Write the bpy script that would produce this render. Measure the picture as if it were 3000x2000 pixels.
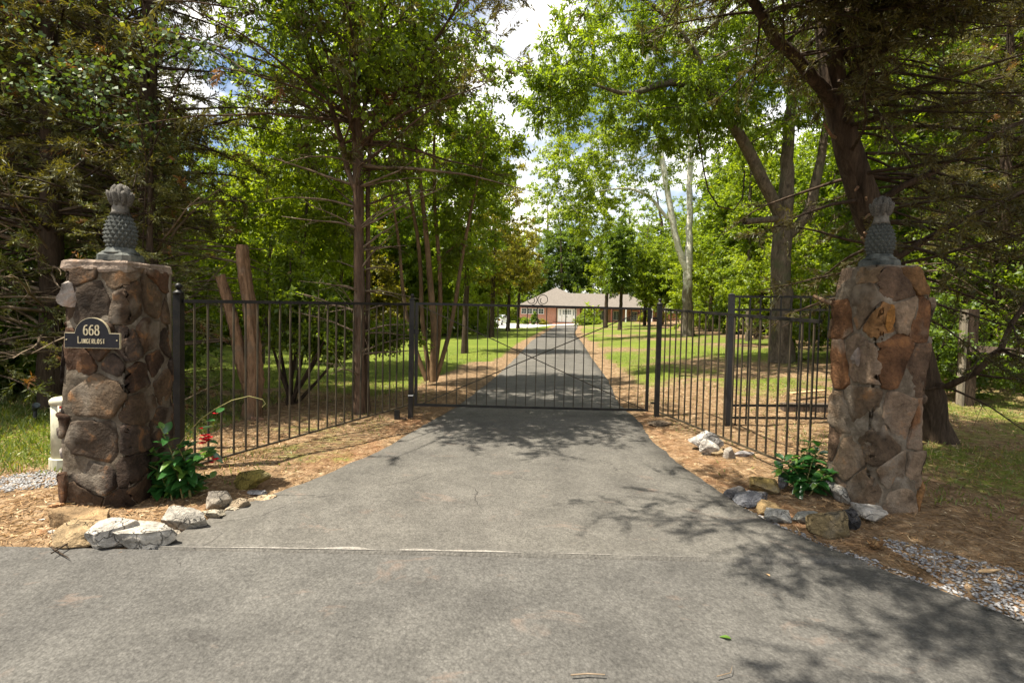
import bpy, bmesh, math, random
import numpy as np
from mathutils import Vector, Matrix, noise

# ---------------------------------------------------------------- camera, sky, sun, exposure
scene = bpy.context.scene
for o in list(bpy.data.objects): bpy.data.objects.remove(o)
col = scene.collection
F_PX, AX_X, AX_Y = 1500.0, 1500.0, 957.0          # focal length and optical axis, in photograph pixels (3000 x 2000)
PITCH, ROLL, EYE = math.radians(2.0), math.radians(1.2), 1.67
CAM = np.array([0.0, 0.0, EYE])
_F = np.array([0, math.cos(PITCH), -math.sin(PITCH)]); _U0 = np.array([0, math.sin(PITCH), math.cos(PITCH)]); _X0 = np.array([1.0, 0, 0])
_R = math.cos(ROLL)*_X0 + math.sin(ROLL)*_U0
_U = -math.sin(ROLL)*_X0 + math.cos(ROLL)*_U0
cam_data = bpy.data.cameras.new('camera'); cam = bpy.data.objects.new('camera', cam_data); col.objects.link(cam)
cam_data.sensor_width = 36; cam_data.lens = F_PX/3000*36; cam_data.shift_y = -(1000-AX_Y)/3000
cam_data.clip_start = 0.05; cam_data.clip_end = 2000
cam.matrix_world = Matrix(((_R[0], _U[0], -_F[0], 0), (_R[1], _U[1], -_F[1], 0), (_R[2], _U[2], -_F[2], EYE), (0, 0, 0, 1)))
scene.camera = cam

SUN_EL, SUN_AZ = math.radians(64), (-1.0, -0.30)   # the sun stands high on the left
sv = Vector((SUN_AZ[0], SUN_AZ[1], 0)).normalized()*math.cos(SUN_EL) + Vector((0, 0, math.sin(SUN_EL)))
sun_d = bpy.data.lights.new('sun', 'SUN'); sun = bpy.data.objects.new('sun', sun_d); col.objects.link(sun)
sun_d.energy = 5.0; sun_d.angle = math.radians(0.53); sun_d.color = (1.0, 0.92, 0.79)
sun.rotation_euler = sv.to_track_quat('Z', 'Y').to_euler()
sun.location = (-10, 0, 30)

world = bpy.data.worlds.new('World'); scene.world = world; world.use_nodes = True
wn, wl = world.node_tree.nodes, world.node_tree.links
wn.clear()
w_out = wn.new('ShaderNodeOutputWorld'); w_bg = wn.new('ShaderNodeBackground'); w_sky = wn.new('ShaderNodeTexSky')
w_sky.sky_type = 'NISHITA'; w_sky.sun_disc = False; w_sky.sun_elevation = SUN_EL
w_sky.sun_rotation = math.atan2(SUN_AZ[0], SUN_AZ[1])
w_sky.air_density = 1.0; w_sky.dust_density = 1.0
w_tc = wn.new('ShaderNodeTexCoord'); w_map = wn.new('ShaderNodeMapping'); w_map.inputs['Scale'].default_value = (1.6, 1.6, 3.2)
w_ns = wn.new('ShaderNodeTexNoise'); w_ns.inputs['Scale'].default_value = 2.3; w_ns.inputs['Detail'].default_value = 4; w_ns.inputs['Roughness'].default_value = 0.58
w_rp = wn.new('ShaderNodeValToRGB'); w_rp.color_ramp.elements[0].position = 0.42; w_rp.color_ramp.elements[1].position = 0.62
w_mx = wn.new('ShaderNodeMix'); w_mx.data_type = 'RGBA'; w_mx.inputs[7].default_value = (13.0, 12.4, 11.4, 1)
wl.new(w_tc.outputs['Generated'], w_map.inputs['Vector']); wl.new(w_map.outputs[0], w_ns.inputs['Vector'])
wl.new(w_ns.outputs['Fac'], w_rp.inputs['Fac']); wl.new(w_rp.outputs['Color'], w_mx.inputs[0])
wl.new(w_sky.outputs['Color'], w_mx.inputs[6]); wl.new(w_mx.outputs[2], w_bg.inputs['Color'])
w_bg.inputs['Strength'].default_value = 0.072
wl.new(w_bg.outputs[0], w_out.inputs['Surface'])

vs = scene.view_settings
scene.display_settings.display_device = 'sRGB'
vs.view_transform = 'Standard'; vs.look = 'None'; vs.gamma = 1.0; vs.use_curve_mapping = False; vs.exposure = 1.3
scene.render.engine = 'CYCLES'
scene.cycles.max_bounces = 5; scene.cycles.diffuse_bounces = 3; scene.cycles.glossy_bounces = 2
scene.cycles.transmission_bounces = 4; scene.cycles.transparent_max_bounces = 6
scene.cycles.caustics_reflective = False; scene.cycles.caustics_refractive = False
scene.cycles.sample_clamp_indirect = 4.0
scene.cycles.use_denoising = True

# ---------------------------------------------------------------- helpers: projection and terrain
def ray(px, py):
    d = (px-AX_X)/F_PX*_R + (AX_Y-py)/F_PX*_U + _F
    return d/np.linalg.norm(d)
def at(px, py, Y):
    d = ray(px, py); t = Y/d[1]
    return CAM + d*t
def sstep(a, b, x):
    t = np.clip((np.asarray(x, float)-a)/(b-a), 0, 1); return t*t*(3-2*t)
_PY = [-400, 12, 18.3, 30, 44, 70, 85, 130, 600]; _PZ = [0, 0, -0.10, -0.30, -0.53, -0.75, -0.80, -0.4, 6.0]
def gz(x, y):
    x = np.asarray(x, float); y = np.asarray(y, float)
    z = np.interp(y, _PY, _PZ)
    cx = 0.44 + 0.1*(y-8.6)
    r = np.maximum(0, x-cx-1.9)
    z = z + 1.0*(1-np.exp(-r/9.0))*sstep(6, 15, y)
    l = np.maximum(0, cx-1.9-x)
    z = z - 0.45*(1-np.exp(-l/10.0))*sstep(9, 20, y)*(1-sstep(45, 75, y))
    off = sstep(0.1, 1.2, np.minimum(r+l, 5))
    z = z + off*(0.035*np.sin(x*1.3+y*0.7)+0.03*np.sin(x*0.6-y*1.1+2)+0.02*np.sin(2.9*x+1.0)*np.sin(2.3*y))*sstep(4.6, 9, y)
    return z
def G(px, py):
    d = ray(px, py); t = 5.0
    for _ in range(60):
        p = CAM + d*t
        t += ((float(gz(p[0], p[1]))-p[2])/d[2])*0.7
        t = max(0.3, min(t, 400))
    p = CAM + d*t
    return np.array([p[0], p[1], float(gz(p[0], p[1]))])

# ---------------------------------------------------------------- helpers: meshes and tags
def tag(o, label=None, cat=None, group=None, kind=None):
    if label: o['label'] = label
    if cat: o['category'] = cat
    if group: o['group'] = group
    if kind: o['kind'] = kind
    return o
def empty(name, loc, rz=0.0, scale=None):
    o = bpy.data.objects.new(name, None); col.objects.link(o); o.location = loc; o.rotation_euler = (0, 0, rz)
    o.empty_display_size = 0.1
    if scale is not None: o.scale = scale
    return o
def link(name, me, parent=None, mat=None):
    if mat is not None and len(me.materials) == 0: me.materials.append(mat)
    o = bpy.data.objects.new(name, me); col.objects.link(o)
    if parent is not None: o.parent = parent
    return o
def mesh_np(name, V, quads=None, tris=None, smooth=False, attr=None):
    me = bpy.data.meshes.new(name)
    V = np.asarray(V, np.float32).reshape(-1, 3)
    parts, starts, pos = [], [], 0
    if quads is not None and len(quads):
        q = np.asarray(quads, np.int32).reshape(-1, 4); parts.append(q.ravel()); starts.append(pos+4*np.arange(len(q))); pos += q.size
    if tris is not None and len(tris):
        t = np.asarray(tris, np.int32).reshape(-1, 3); parts.append(t.ravel()); starts.append(pos+3*np.arange(len(t))); pos += t.size
    li = np.concatenate(parts).astype(np.int32); st = np.concatenate(starts).astype(np.int32)
    me.vertices.add(len(V)); me.vertices.foreach_set('co', V.ravel())
    me.loops.add(len(li)); me.loops.foreach_set('vertex_index', li)
    me.polygons.add(len(st)); me.polygons.foreach_set('loop_start', st)
    if smooth: me.polygons.foreach_set('use_smooth', np.ones(len(st), bool))
    me.update(calc_edges=True)
    if attr is not None:
        a = me.attributes.new('tint', 'FLOAT', 'FACE'); a.data.foreach_set('value', np.asarray(attr, np.float32))
    return me
class MB:
    """collects simple pieces of one part"""
    def __init__(s): s.v = []; s.f = []
    def add(s, vs, fs):
        b = len(s.v); s.v += [tuple(map(float, p)) for p in vs]; s.f += [tuple(b+i for i in f) for f in fs]
    def box(s, lo, hi):
        x0, y0, z0 = lo; x1, y1, z1 = hi
        s.add([(x0,y0,z0),(x1,y0,z0),(x1,y1,z0),(x0,y1,z0),(x0,y0,z1),(x1,y0,z1),(x1,y1,z1),(x0,y1,z1)],
              [(0,3,2,1),(4,5,6,7),(0,1,5,4),(1,2,6,5),(2,3,7,6),(3,0,4,7)])
    def bar(s, p, q, w, h, up=(0, 0, 1)):
        p = Vector(p); q = Vector(q); d = (q-p).normalized(); u = Vector(up)
        if abs(d.dot(u)) > 0.98: u = Vector((0, 1, 0))
        a = d.cross(u).normalized()*w/2; b = a.cross(d).normalized()*h/2
        s.add([p-a-b, p+a-b, p+a+b, p-a+b, q-a-b, q+a-b, q+a+b, q-a+b],
              [(0,1,2,3),(7,6,5,4),(0,4,5,1),(1,5,6,2),(2,6,7,3),(3,7,4,0)])
    def tube(s, pts, rad, n=6, cap=True):
        V, Q = tube_np(np.array(pts, float), np.array(rad, float) if np.ndim(rad) else np.full(len(pts), rad), n)
        s.add(V, Q)
        if cap:
            k = len(V); b = len(s.v)-k
            s.f.append(tuple(b+i for i in reversed(range(n)))); s.f.append(tuple(b+k-n+i for i in range(n)))
    def lathe(s, prof, n=16, c=(0, 0, 0), sq=None):
        vs = []
        for r, z in prof:
            for i in range(n):
                a = 2*math.pi*(i+0.5)/n
                k = 1.0
                if sq: k = 1/max(abs(math.cos(a)), abs(math.sin(a)))
                vs.append((c[0]+r*k*math.cos(a), c[1]+r*k*math.sin(a), c[2]+z))
        m = len(prof)
        fs = [(j*n+i, j*n+(i+1) % n, (j+1)*n+(i+1) % n, (j+1)*n+i) for j in range(m-1) for i in range(n)]
        fs += [tuple(reversed(range(n))), tuple((m-1)*n+i for i in range(n))]
        s.add(vs, fs)
    def build(s, name, mat, parent=None, smooth=False, loc=None):
        me = bpy.data.meshes.new(name); me.from_pydata(s.v, [], s.f); me.update()
        if smooth:
            me.polygons.foreach_set('use_smooth', np.ones(len(me.polygons), bool))
        o = link(name, me, parent, mat)
        if loc is not None: o.location = loc
        return o
def tube_np(P, R, n):
    m = len(P); T = np.empty_like(P)
    T[1:-1] = P[2:]-P[:-2]; T[0] = P[1]-P[0]; T[-1] = P[-1]-P[-2]
    T /= np.linalg.norm(T, axis=1, keepdims=True)+1e-9
    ref = np.array([0.31, 0.95, 0.05]) if abs(T[:, 1]).mean() < 0.8 else np.array([1.0, 0.1, 0.2])
    A = np.cross(T, ref); A /= np.linalg.norm(A, axis=1, keepdims=True)+1e-9
    B = np.cross(T, A)
    an = 2*np.pi*np.arange(n)/n
    V = P[:, None, :] + R[:, None, None]*(np.cos(an)[None, :, None]*A[:, None, :] + np.sin(an)[None, :, None]*B[:, None, :])
    i = np.arange(n); j = np.arange(m-1)
    a = (j[:, None]*n+i[None, :]); b = (j[:, None]*n+((i+1) % n)[None, :])
    Q = np.stack([a, b, b+n, a+n], -1).reshape(-1, 4)
    return V.reshape(-1, 3), Q
class NP:
    """collects tubes quickly"""
    def __init__(s): s.V = []; s.Q = []; s.T = []; s.n = 0
    def add(s, V, Q=None, T=None):
        s.V.append(np.asarray(V, float))
        if Q is not None: s.Q.append(np.asarray(Q)+s.n)
        if T is not None: s.T.append(np.asarray(T)+s.n)
        s.n += len(V)
    def tube(s, P, R, n): s.add(*tube_np(np.asarray(P, float), np.asarray(R, float), n))
    def mesh(s, name, smooth=True):
        return mesh_np(name, np.concatenate(s.V), np.concatenate(s.Q) if s.Q else None, np.concatenate(s.T) if s.T else None, smooth)
def nrm(a): return a/(np.linalg.norm(a, axis=-1, keepdims=True)+1e-9)

# ---------------------------------------------------------------- materials
def mat_new(name):
    m = bpy.data.materials.new(name); m.use_nodes = True; nt = m.node_tree; nt.nodes.clear()
    out = nt.nodes.new('ShaderNodeOutputMaterial'); return m, nt, out
class N:
    """tiny node helper"""
    def __init__(s, nt): s.nt = nt
    def node(s, t, **k):
        n = s.nt.nodes.new(t)
        for a, b in k.items(): setattr(n, a, b)
        return n
    def val(s, sock, v):
        if isinstance(v, bpy.types.NodeSocket): s.nt.links.new(v, sock)
        elif v is not None:
            sock.default_value = (*v, 1) if (isinstance(v, tuple) and len(v) == 3 and sock.type == 'RGBA') else v
    def coord(s, kind='Object', scale=None):
        c = s.node('ShaderNodeTexCoord').outputs[kind]
        if scale is not None:
            m = s.node('ShaderNodeMapping'); m.inputs['Scale'].default_value = scale if isinstance(scale, tuple) else (scale,)*3
            s.nt.links.new(c, m.inputs['Vector']); c = m.outputs[0]
        return c
    def noise(s, vec, scale, detail=4, rough=0.55, dist=0.0):
        n = s.node('ShaderNodeTexNoise'); s.val(n.inputs['Vector'], vec); n.inputs['Scale'].default_value = scale
        n.inputs['Detail'].default_value = detail; n.inputs['Roughness'].default_value = rough; n.inputs['Distortion'].default_value = dist
        return n.outputs['Fac']
    def voro(s, vec, scale, feature='F1', out='Distance', rnd=1.0):
        n = s.node('ShaderNodeTexVoronoi'); n.feature = feature; s.val(n.inputs['Vector'], vec); n.inputs['Scale'].default_value = scale
        n.inputs['Randomness'].default_value = rnd
        return n.outputs[out]
    def ramp(s, fac, stops, interp='LINEAR'):
        r = s.node('ShaderNodeValToRGB'); r.color_ramp.interpolation = interp; e = r.color_ramp.elements
        while len(e) < len(stops): e.new(0.5)
        for k, (p, c) in enumerate(stops):
            e[k].position = p; e[k].color = (*c, 1) if isinstance(c, tuple) else (c, c, c, 1)
        s.val(r.inputs['Fac'], fac); return r.outputs['Color']
    def mix(s, fac, a, b, mode='MIX'):
        m = s.node('ShaderNodeMix', data_type='RGBA', blend_type=mode)
        s.val(m.inputs[0], fac); s.val(m.inputs[6], a); s.val(m.inputs[7], b); return m.outputs[2]
    def math(s, op, a, b=0.0):
        m = s.node('ShaderNodeMath', operation=op); s.val(m.inputs[0], a); s.val(m.inputs[1], b); return m.outputs[0]
    def bump(s, h, strength=0.5, dist=0.02):
        b = s.node('ShaderNodeBump'); b.inputs['Strength'].default_value = strength; b.inputs['Distance'].default_value = dist
        s.val(b.inputs['Height'], h); return b.outputs[0]
    def bsdf(s, out, color, rough=0.8, spec=0.3, normal=None, metal=0.0):
        p = s.node('ShaderNodeBsdfPrincipled'); s.val(p.inputs['Base Color'], color); s.val(p.inputs['Roughness'], rough)
        p.inputs['Specular IOR Level'].default_value = spec; p.inputs['Metallic'].default_value = metal
        if normal is not None: s.nt.links.new(normal, p.inputs['Normal'])
        s.nt.links.new(p.outputs[0], out.inputs['Surface']); return p
def simple(name, c1, c2, scale=6.0, rough=0.8, spec=0.3, bump=0.3, bdist=0.01, metal=0.0, stretch=None, detail=5, lo=0.35, hi=0.65):
    m, nt, out = mat_new(name); n = N(nt); c = n.coord('Object', stretch)
    f = n.noise(c, scale, detail, 0.6)
    f2 = n.noise(c, scale*5.3, 4, 0.6)
    colr = n.ramp(f, [(lo, c1), (hi, c2)])
    colr = n.mix(0.5, colr, n.ramp(f2, [(0.3, (0.55,)*3), (0.7, (1.35,)*3)]), 'MULTIPLY')
    h = n.math('ADD', f, n.math('MULTIPLY', f2, 0.6))
    n.bsdf(out, colr, rough, spec, n.bump(h, bump, bdist) if bump else None, metal)
    return m
def leaf_mat(name, ca, cb, trans=0.35, gloss=0.08, rough=0.45, cc=None):
    m, nt, out = mat_new(name); n = N(nt)
    a = n.node('ShaderNodeAttribute', attribute_name='tint').outputs['Fac']
    stops = [(0.0, ca), (1.0, cb)] if cc is None else [(0.0, ca), (0.93, cb), (1.0, cc)]
    c = n.ramp(a, stops)
    d = n.node('ShaderNodeBsdfDiffuse'); nt.links.new(c, d.inputs['Color'])
    t = n.node('ShaderNodeBsdfTranslucent'); nt.links.new(n.mix(1.0, c, (1.8, 1.72, 0.50), 'MULTIPLY'), t.inputs['Color'])
    g = n.node('ShaderNodeBsdfGlossy'); g.inputs['Roughness'].default_value = rough; g.inputs['Color'].default_value = (0.9, 0.95, 0.9, 1)
    m1 = n.node('ShaderNodeMixShader'); m1.inputs[0].default_value = trans
    nt.links.new(d.outputs[0], m1.inputs[1]); nt.links.new(t.outputs[0], m1.inputs[2])
    m2 = n.node('ShaderNodeMixShader'); m2.inputs[0].default_value = gloss
    nt.links.new(m1.outputs[0], m2.inputs[1]); nt.links.new(g.outputs[0], m2.inputs[2])
    nt.links.new(m2.outputs[0], out.inputs['Surface']); return m
def bark_mat(name, c1, c2, c3=None, sx=9.0, sz=1.2, bump=0.8):
    m, nt, out = mat_new(name); n = N(nt); c = n.coord('Object', (1, 1, sz/sx))
    f = n.noise(c, sx, 6, 0.65, 0.6); f2 = n.noise(n.coord('Object', (1, 1, 0.25)), 38, 4, 0.6)
    colr = n.ramp(f, [(0.3, c1), (0.62, c2)])
    colr = n.mix(0.55, colr, n.ramp(f2, [(0.3, (0.5,)*3), (0.72, (1.5,)*3)]), 'MULTIPLY')
    if c3:
        l = n.ramp(n.noise(n.coord('Object'), 2.2, 5, 0.6), [(0.52, 0.0), (0.66, 1.0)])
        colr = n.mix(n.math('MULTIPLY', l, 0.7), colr, c3)
    n.bsdf(out, colr, 0.9, 0.15, n.bump(n.math('ADD', f, n.math('MULTIPLY', f2, 0.5)), bump, 0.03)); return m
def sycamore_mat():
    m, nt, out = mat_new('sycamore_bark'); n = N(nt); c = n.coord('Object')
    z = n.node('ShaderNodeSeparateXYZ'); nt.links.new(c, z.inputs[0])
    f = n.noise(n.coord('Object', (1, 1, 0.5)), 3.5, 5, 0.6, 0.5)
    h = n.math('ADD', n.math('MULTIPLY', z.outputs['Z'], 0.13), n.math('MULTIPLY', f, 0.9))
    pale = n.ramp(n.noise(c, 6, 4, 0.6), [(0.48, (0.66, 0.64, 0.56)), (0.66, (0.40, 0.36, 0.27))])
    dark = n.ramp(n.noise(n.coord('Object', (1, 1, 0.2)), 14, 5, 0.6), [(0.35, (0.10, 0.085, 0.065)), (0.65, (0.24, 0.20, 0.15))])
    k = n.ramp(h, [(0.80, 0.0), (0.98, 1.0)])
    n.bsdf(out, n.mix(k, dark, pale), 0.85, 0.2, n.bump(f, 0.5, 0.02)); return m
def color_mat(name, rough=0.85, var=0.5, scale=7.0, bump=0.6, bdist=0.02, spots=None, spec=0.2, veins=0.0):
    """colour from each object's own colour, with grain and weathering"""
    m, nt, out = mat_new(name); n = N(nt)
    oc = n.node('ShaderNodeObjectInfo'); c = n.coord('Object')
    off = n.node('ShaderNodeVectorMath', operation='ADD'); nt.links.new(c, off.inputs[0])
    rv = n.node('ShaderNodeVectorMath', operation='SCALE'); rv.inputs[0].default_value = (37.0, 51.0, 23.0); nt.links.new(oc.outputs['Random'], rv.inputs['Scale'])
    nt.links.new(rv.outputs[0], off.inputs[1]); v = off.outputs[0]
    f = n.noise(v, scale, 6, 0.62, 0.3); f2 = n.noise(v, scale*6, 5, 0.65); f3 = n.noise(v, scale*0.45, 3, 0.5)
    k = n.ramp(f, [(0.25, (1-var,)*3), (0.5, (1.0,)*3), (0.78, (1+var*1.3,)*3)])
    colr = n.mix(1.0, oc.outputs['Color'], k, 'MULTIPLY')
    colr = n.mix(0.6, colr, n.ramp(f2, [(0.3, (0.6,)*3), (0.7, (1.45,)*3)]), 'MULTIPLY')
    if spots:
        for lo, hi, cc, amt in spots:
            colr = n.mix(n.math('MULTIPLY', n.ramp(f3 if lo > 0 else f, [(abs(lo), 0.0), (hi, 1.0)]), amt), colr, cc)
    h = n.math('ADD', f, n.math('MULTIPLY', f2, 0.55))
    if veins:
        wv = n.node('ShaderNodeVectorMath', operation='ADD'); ns = n.node('ShaderNodeTexNoise'); ns.inputs['Scale'].default_value = 9; nt.links.new(v, ns.inputs['Vector'])
        sc_ = n.node('ShaderNodeVectorMath', operation='SCALE'); sc_.inputs['Scale'].default_value = 0.25; nt.links.new(ns.outputs['Color'], sc_.inputs[0])
        nt.links.new(v, wv.inputs[0]); nt.links.new(sc_.outputs[0], wv.inputs[1])
        cr = n.ramp(n.voro(wv.outputs[0], 9.0, 'DISTANCE_TO_EDGE'), [(0.0, 1.0), (0.05, 0.0)])
        gate = n.ramp(n.noise(v, 4.0, 2), [(0.45, 0.0), (0.55, 1.0)]); cr = n.math('MULTIPLY', cr, gate)
        colr = n.mix(n.math('MULTIPLY', cr, veins), colr, (0.045, 0.038, 0.03)); h = n.math('SUBTRACT', h, n.math('MULTIPLY', cr, 0.8))
    n.bsdf(out, colr, rough, spec, n.bump(h, bump, bdist)); return m
M = {}
M['iron'] = simple('black_iron', (0.006, 0.006, 0.006), (0.020, 0.017, 0.014), 9, 0.5, 0.35, 0.25, 0.003)
M['iron_worn'] = simple('weathered_iron', (0.012, 0.011, 0.008), (0.075, 0.058, 0.033), 11, 0.62, 0.35, 0.4, 0.003, stretch=(1, 1, 0.35))
M['alu'] = simple('black_aluminium', (0.010, 0.011, 0.014), (0.018, 0.018, 0.021), 5, 0.35, 0.5, 0.0)
M['stone'] = color_mat('fieldstone', 0.92, 0.75, 6.0, 1.0, 0.035, spots=[(0.55, 0.66, (0.26, 0.22, 0.17), 0.55), (-0.57, 0.68, (0.25, 0.115, 0.04), 0.6)])
M['rock'] = color_mat('loose_rock', 0.92, 0.7, 8.0, 1.0, 0.04, veins=0.32, spots=[(0.54, 0.68, (0.13, 0.12, 0.105), 0.6), (-0.60, 0.72, (0.40, 0.28, 0.13), 0.4)])
def mortar_mat(nm='mortar', k=1.0):
    m, nt, out = mat_new(nm); n = N(nt); c = n.coord('Object')
    f = n.noise(c, 5, 6, 0.65, 0.4); f2 = n.noise(c, 34, 5, 0.65)
    colr = n.ramp(f, [(0.28, (0.085*k, 0.066*k, 0.046*k)), (0.5, (0.170*k, 0.136*k, 0.098*k)), (0.74, (0.36*k, 0.31*k, 0.245*k))])
    colr = n.mix(0.6, colr, n.ramp(f2, [(0.3, (0.6,)*3), (0.7, (1.35,)*3)]), 'MULTIPLY')
    n.bsdf(out, colr, 0.95, 0.15, n.bump(n.math('ADD', f, n.math('MULTIPLY', f2, 0.7)), 0.9, 0.02)); return m
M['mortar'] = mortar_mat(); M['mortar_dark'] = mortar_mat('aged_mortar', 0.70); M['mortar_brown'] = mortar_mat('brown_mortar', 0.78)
M['finial'] = simple('weathered_cast_stone', (0.022, 0.028, 0.027), (0.135, 0.142, 0.125), 9, 0.8, 0.3, 0.6, 0.01)
M['finial_crown'] = simple('lichened_cast_stone', (0.032, 0.028, 0.023), (0.165, 0.152, 0.128), 11, 0.85, 0.25, 0.6, 0.01)
M['plaque'] = simple('black_plaque_paint', (0.005, 0.005, 0.008), (0.009, 0.009, 0.013), 6, 0.5, 0.25, 0.0)
M['gold'] = simple('gold_paint', (0.34, 0.29, 0.18), (0.50, 0.43, 0.28), 20, 0.45, 0.5, 0.0)
M['bark_cedar'] = bark_mat('cedar_bark', (0.036, 0.023, 0.015), (0.128, 0.083, 0.054), (0.12, 0.10, 0.075), 13, 0.8, 0.9)
M['bark_red'] = bark_mat('red_cedar_bark', (0.085, 0.048, 0.026), (0.27, 0.165, 0.095), (0.19, 0.155, 0.11), 14, 1.0, 1.0)
M['bark_dark'] = bark_mat('dark_bark', (0.020, 0.014, 0.009), (0.075, 0.053, 0.036), None, 12, 1.2, 0.8)
M['bark_grey'] = bark_mat('grey_bark', (0.045, 0.036, 0.025), (0.155, 0.125, 0.090), (0.085, 0.095, 0.05), 9, 3.5, 0.8)
M['bark_myrtle'] = bark_mat('myrtle_bark', (0.095, 0.058, 0.030), (0.24, 0.155, 0.085), (0.08, 0.07, 0.04), 5, 1.2, 0.4)
M['bark_syc'] = sycamore_mat()
M['twig_dead'] = simple('dead_twig', (0.09, 0.065, 0.04), (0.26, 0.20, 0.14), 4, 0.9, 0.1, 0.0)
M['cut_wood'] = simple('cut_wood', (0.40, 0.25, 0.12), (0.62, 0.44, 0.25), 14, 0.85, 0.2, 0.3)
M['wood_grey'] = bark_mat('weathered_wood', (0.11, 0.09, 0.065), (0.25, 0.215, 0.165), (0.09, 0.10, 0.05), 14, 0.7, 0.6)
M['timber'] = bark_mat('dark_timber', (0.05, 0.035, 0.025), (0.13, 0.10, 0.075), None, 14, 1.0, 0.6)
M['leaf_mid'] = leaf_mat('leaf_mid_green', (0.072, 0.121, 0.014), (0.203, 0.277, 0.027), 0.58, 0.025, 0.45, (0.20, 0.15, 0.03))
M['leaf_light'] = leaf_mat('leaf_light_green', (0.113, 0.173, 0.015), (0.263, 0.331, 0.033), 0.58, 0.025)
M['leaf_dark'] = leaf_mat('leaf_dark_green', (0.050, 0.093, 0.014), (0.138, 0.206, 0.026), 0.50, 0.035, 0.4)
M['leaf_olive'] = leaf_mat('leaf_olive', (0.106, 0.110, 0.018), (0.244, 0.222, 0.037), 0.53, 0.025, 0.45, (0.24, 0.13, 0.04))
M['leaf_vine'] = leaf_mat('leaf_vine', (0.030, 0.060, 0.018), (0.090, 0.135, 0.030), 0.35, 0.03, 0.4, (0.17, 0.19, 0.03))
M['needle'] = leaf_mat('cedar_needles', (0.052, 0.052, 0.013), (0.135, 0.122, 0.027), 0.38, 0.04, 0.5, (0.22, 0.11, 0.045))
M['needle_dry'] = leaf_mat('dry_cedar_needles', (0.040, 0.042, 0.012), (0.105, 0.088, 0.030), 0.30, 0.03, 0.5)
M['needle_fresh'] = leaf_mat('fresh_cedar_needles', (0.065, 0.090, 0.018), (0.175, 0.165, 0.04), 0.3, 0.04, 0.5, (0.26, 0.12, 0.04))
M['grass'] = leaf_mat('grass_blades', (0.075, 0.120, 0.018), (0.200, 0.230, 0.045), 0.35, 0.04, 0.5, (0.34, 0.26, 0.11))
M['straw'] = leaf_mat('straw_and_leaf_litter', (0.15, 0.080, 0.036), (0.42, 0.275, 0.145), 0.1, 0.02, 0.5, (0.55, 0.43, 0.27))
M['plant_leaf'] = leaf_mat('glossy_plant_leaf', (0.030, 0.105, 0.020), (0.060, 0.170, 0.030), 0.30, 0.13, 0.30)
def flat_leaf(name, c, trans=0.3, gloss=0.12, rough=0.3):
    m, nt, out = mat_new(name); n = N(nt)
    cc = n.mix(0.5, c, n.ramp(n.noise(n.coord('Object'), 25, 3), [(0.3, (0.6,)*3), (0.7, (1.4,)*3)]), 'MULTIPLY')
    d = n.node('ShaderNodeBsdfDiffuse'); nt.links.new(cc, d.inputs['Color'])
    t = n.node('ShaderNodeBsdfTranslucent'); nt.links.new(n.mix(1.0, cc, (1.3, 1.4, 0.6), 'MULTIPLY'), t.inputs['Color'])
    g = n.node('ShaderNodeBsdfGlossy'); g.inputs['Roughness'].default_value = rough
    m1 = n.node('ShaderNodeMixShader'); m1.inputs[0].default_value = trans; nt.links.new(d.outputs[0], m1.inputs[1]); nt.links.new(t.outputs[0], m1.inputs[2])
    m2 = n.node('ShaderNodeMixShader'); m2.inputs[0].default_value = gloss; nt.links.new(m1.outputs[0], m2.inputs[1]); nt.links.new(g.outputs[0], m2.inputs[2])
    nt.links.new(m2.outputs[0], out.inputs['Surface']); return m
M['shrub_leaf'] = flat_leaf('shrub_leaf', (0.030, 0.115, 0.022))
M['shrub_leaf_pale'] = flat_leaf('shrub_leaf_young', (0.105, 0.200, 0.028))
M['petal'] = flat_leaf('red_petal', (0.55, 0.012, 0.03), 0.3, 0.05)
M['stem'] = simple('plant_stem', (0.13, 0.13, 0.04), (0.26, 0.23, 0.09), 10, 0.8, 0.2, 0.0)
M['white'] = simple('white_paint', (0.70, 0.70, 0.67), (0.80, 0.80, 0.77), 3, 0.6, 0.3, 0.0)
M['cream'] = simple('cream_plastic', (0.42, 0.40, 0.29), (0.50, 0.48, 0.36), 3, 0.5, 0.4, 0.0)
M['orange'] = simple('orange_sticker', (0.65, 0.16, 0.04), (0.75, 0.22, 0.06), 10, 0.5, 0.4, 0.0)
M['redsticker'] = simple('red_sticker', (0.55, 0.03, 0.03), (0.62, 0.06, 0.05), 10, 0.5, 0.4, 0.0)
M['concrete'] = simple('pale_concrete', (0.50, 0.48, 0.44), (0.66, 0.64, 0.59), 2, 0.9, 0.2, 0.3)
M['roof'] = simple('grey_shingles', (0.135, 0.118, 0.100), (0.19, 0.168, 0.145), 3, 0.92, 0.15, 0.5, 0.03, stretch=(1, 1, 6))
M['glass'] = simple('dark_window_glass', (0.035, 0.05, 0.05), (0.08, 0.10, 0.095), 1.2, 0.08, 0.6, 0.0)
M['porch_dark'] = simple('shutter_red', (0.20, 0.065, 0.045), (0.26, 0.09, 0.06), 4, 0.7, 0.3, 0.0)
M['rubber'] = simple('tyre_rubber', (0.012, 0.012, 0.013), (0.022, 0.022, 0.023), 9, 0.8, 0.3, 0.0)
M['steel'] = simple('wheel_steel', (0.35, 0.36, 0.37), (0.5, 0.5, 0.52), 9, 0.35, 0.5, 0.0, metal=0.8)
M['carpaint'] = simple('white_car_paint', (0.74, 0.76, 0.78), (0.78, 0.80, 0.82), 2, 0.25, 0.6, 0.0)
M['sprayer'] = simple('dark_plastic', (0.02, 0.02, 0.022), (0.04, 0.04, 0.045), 9, 0.5, 0.4, 0.0)
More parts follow.
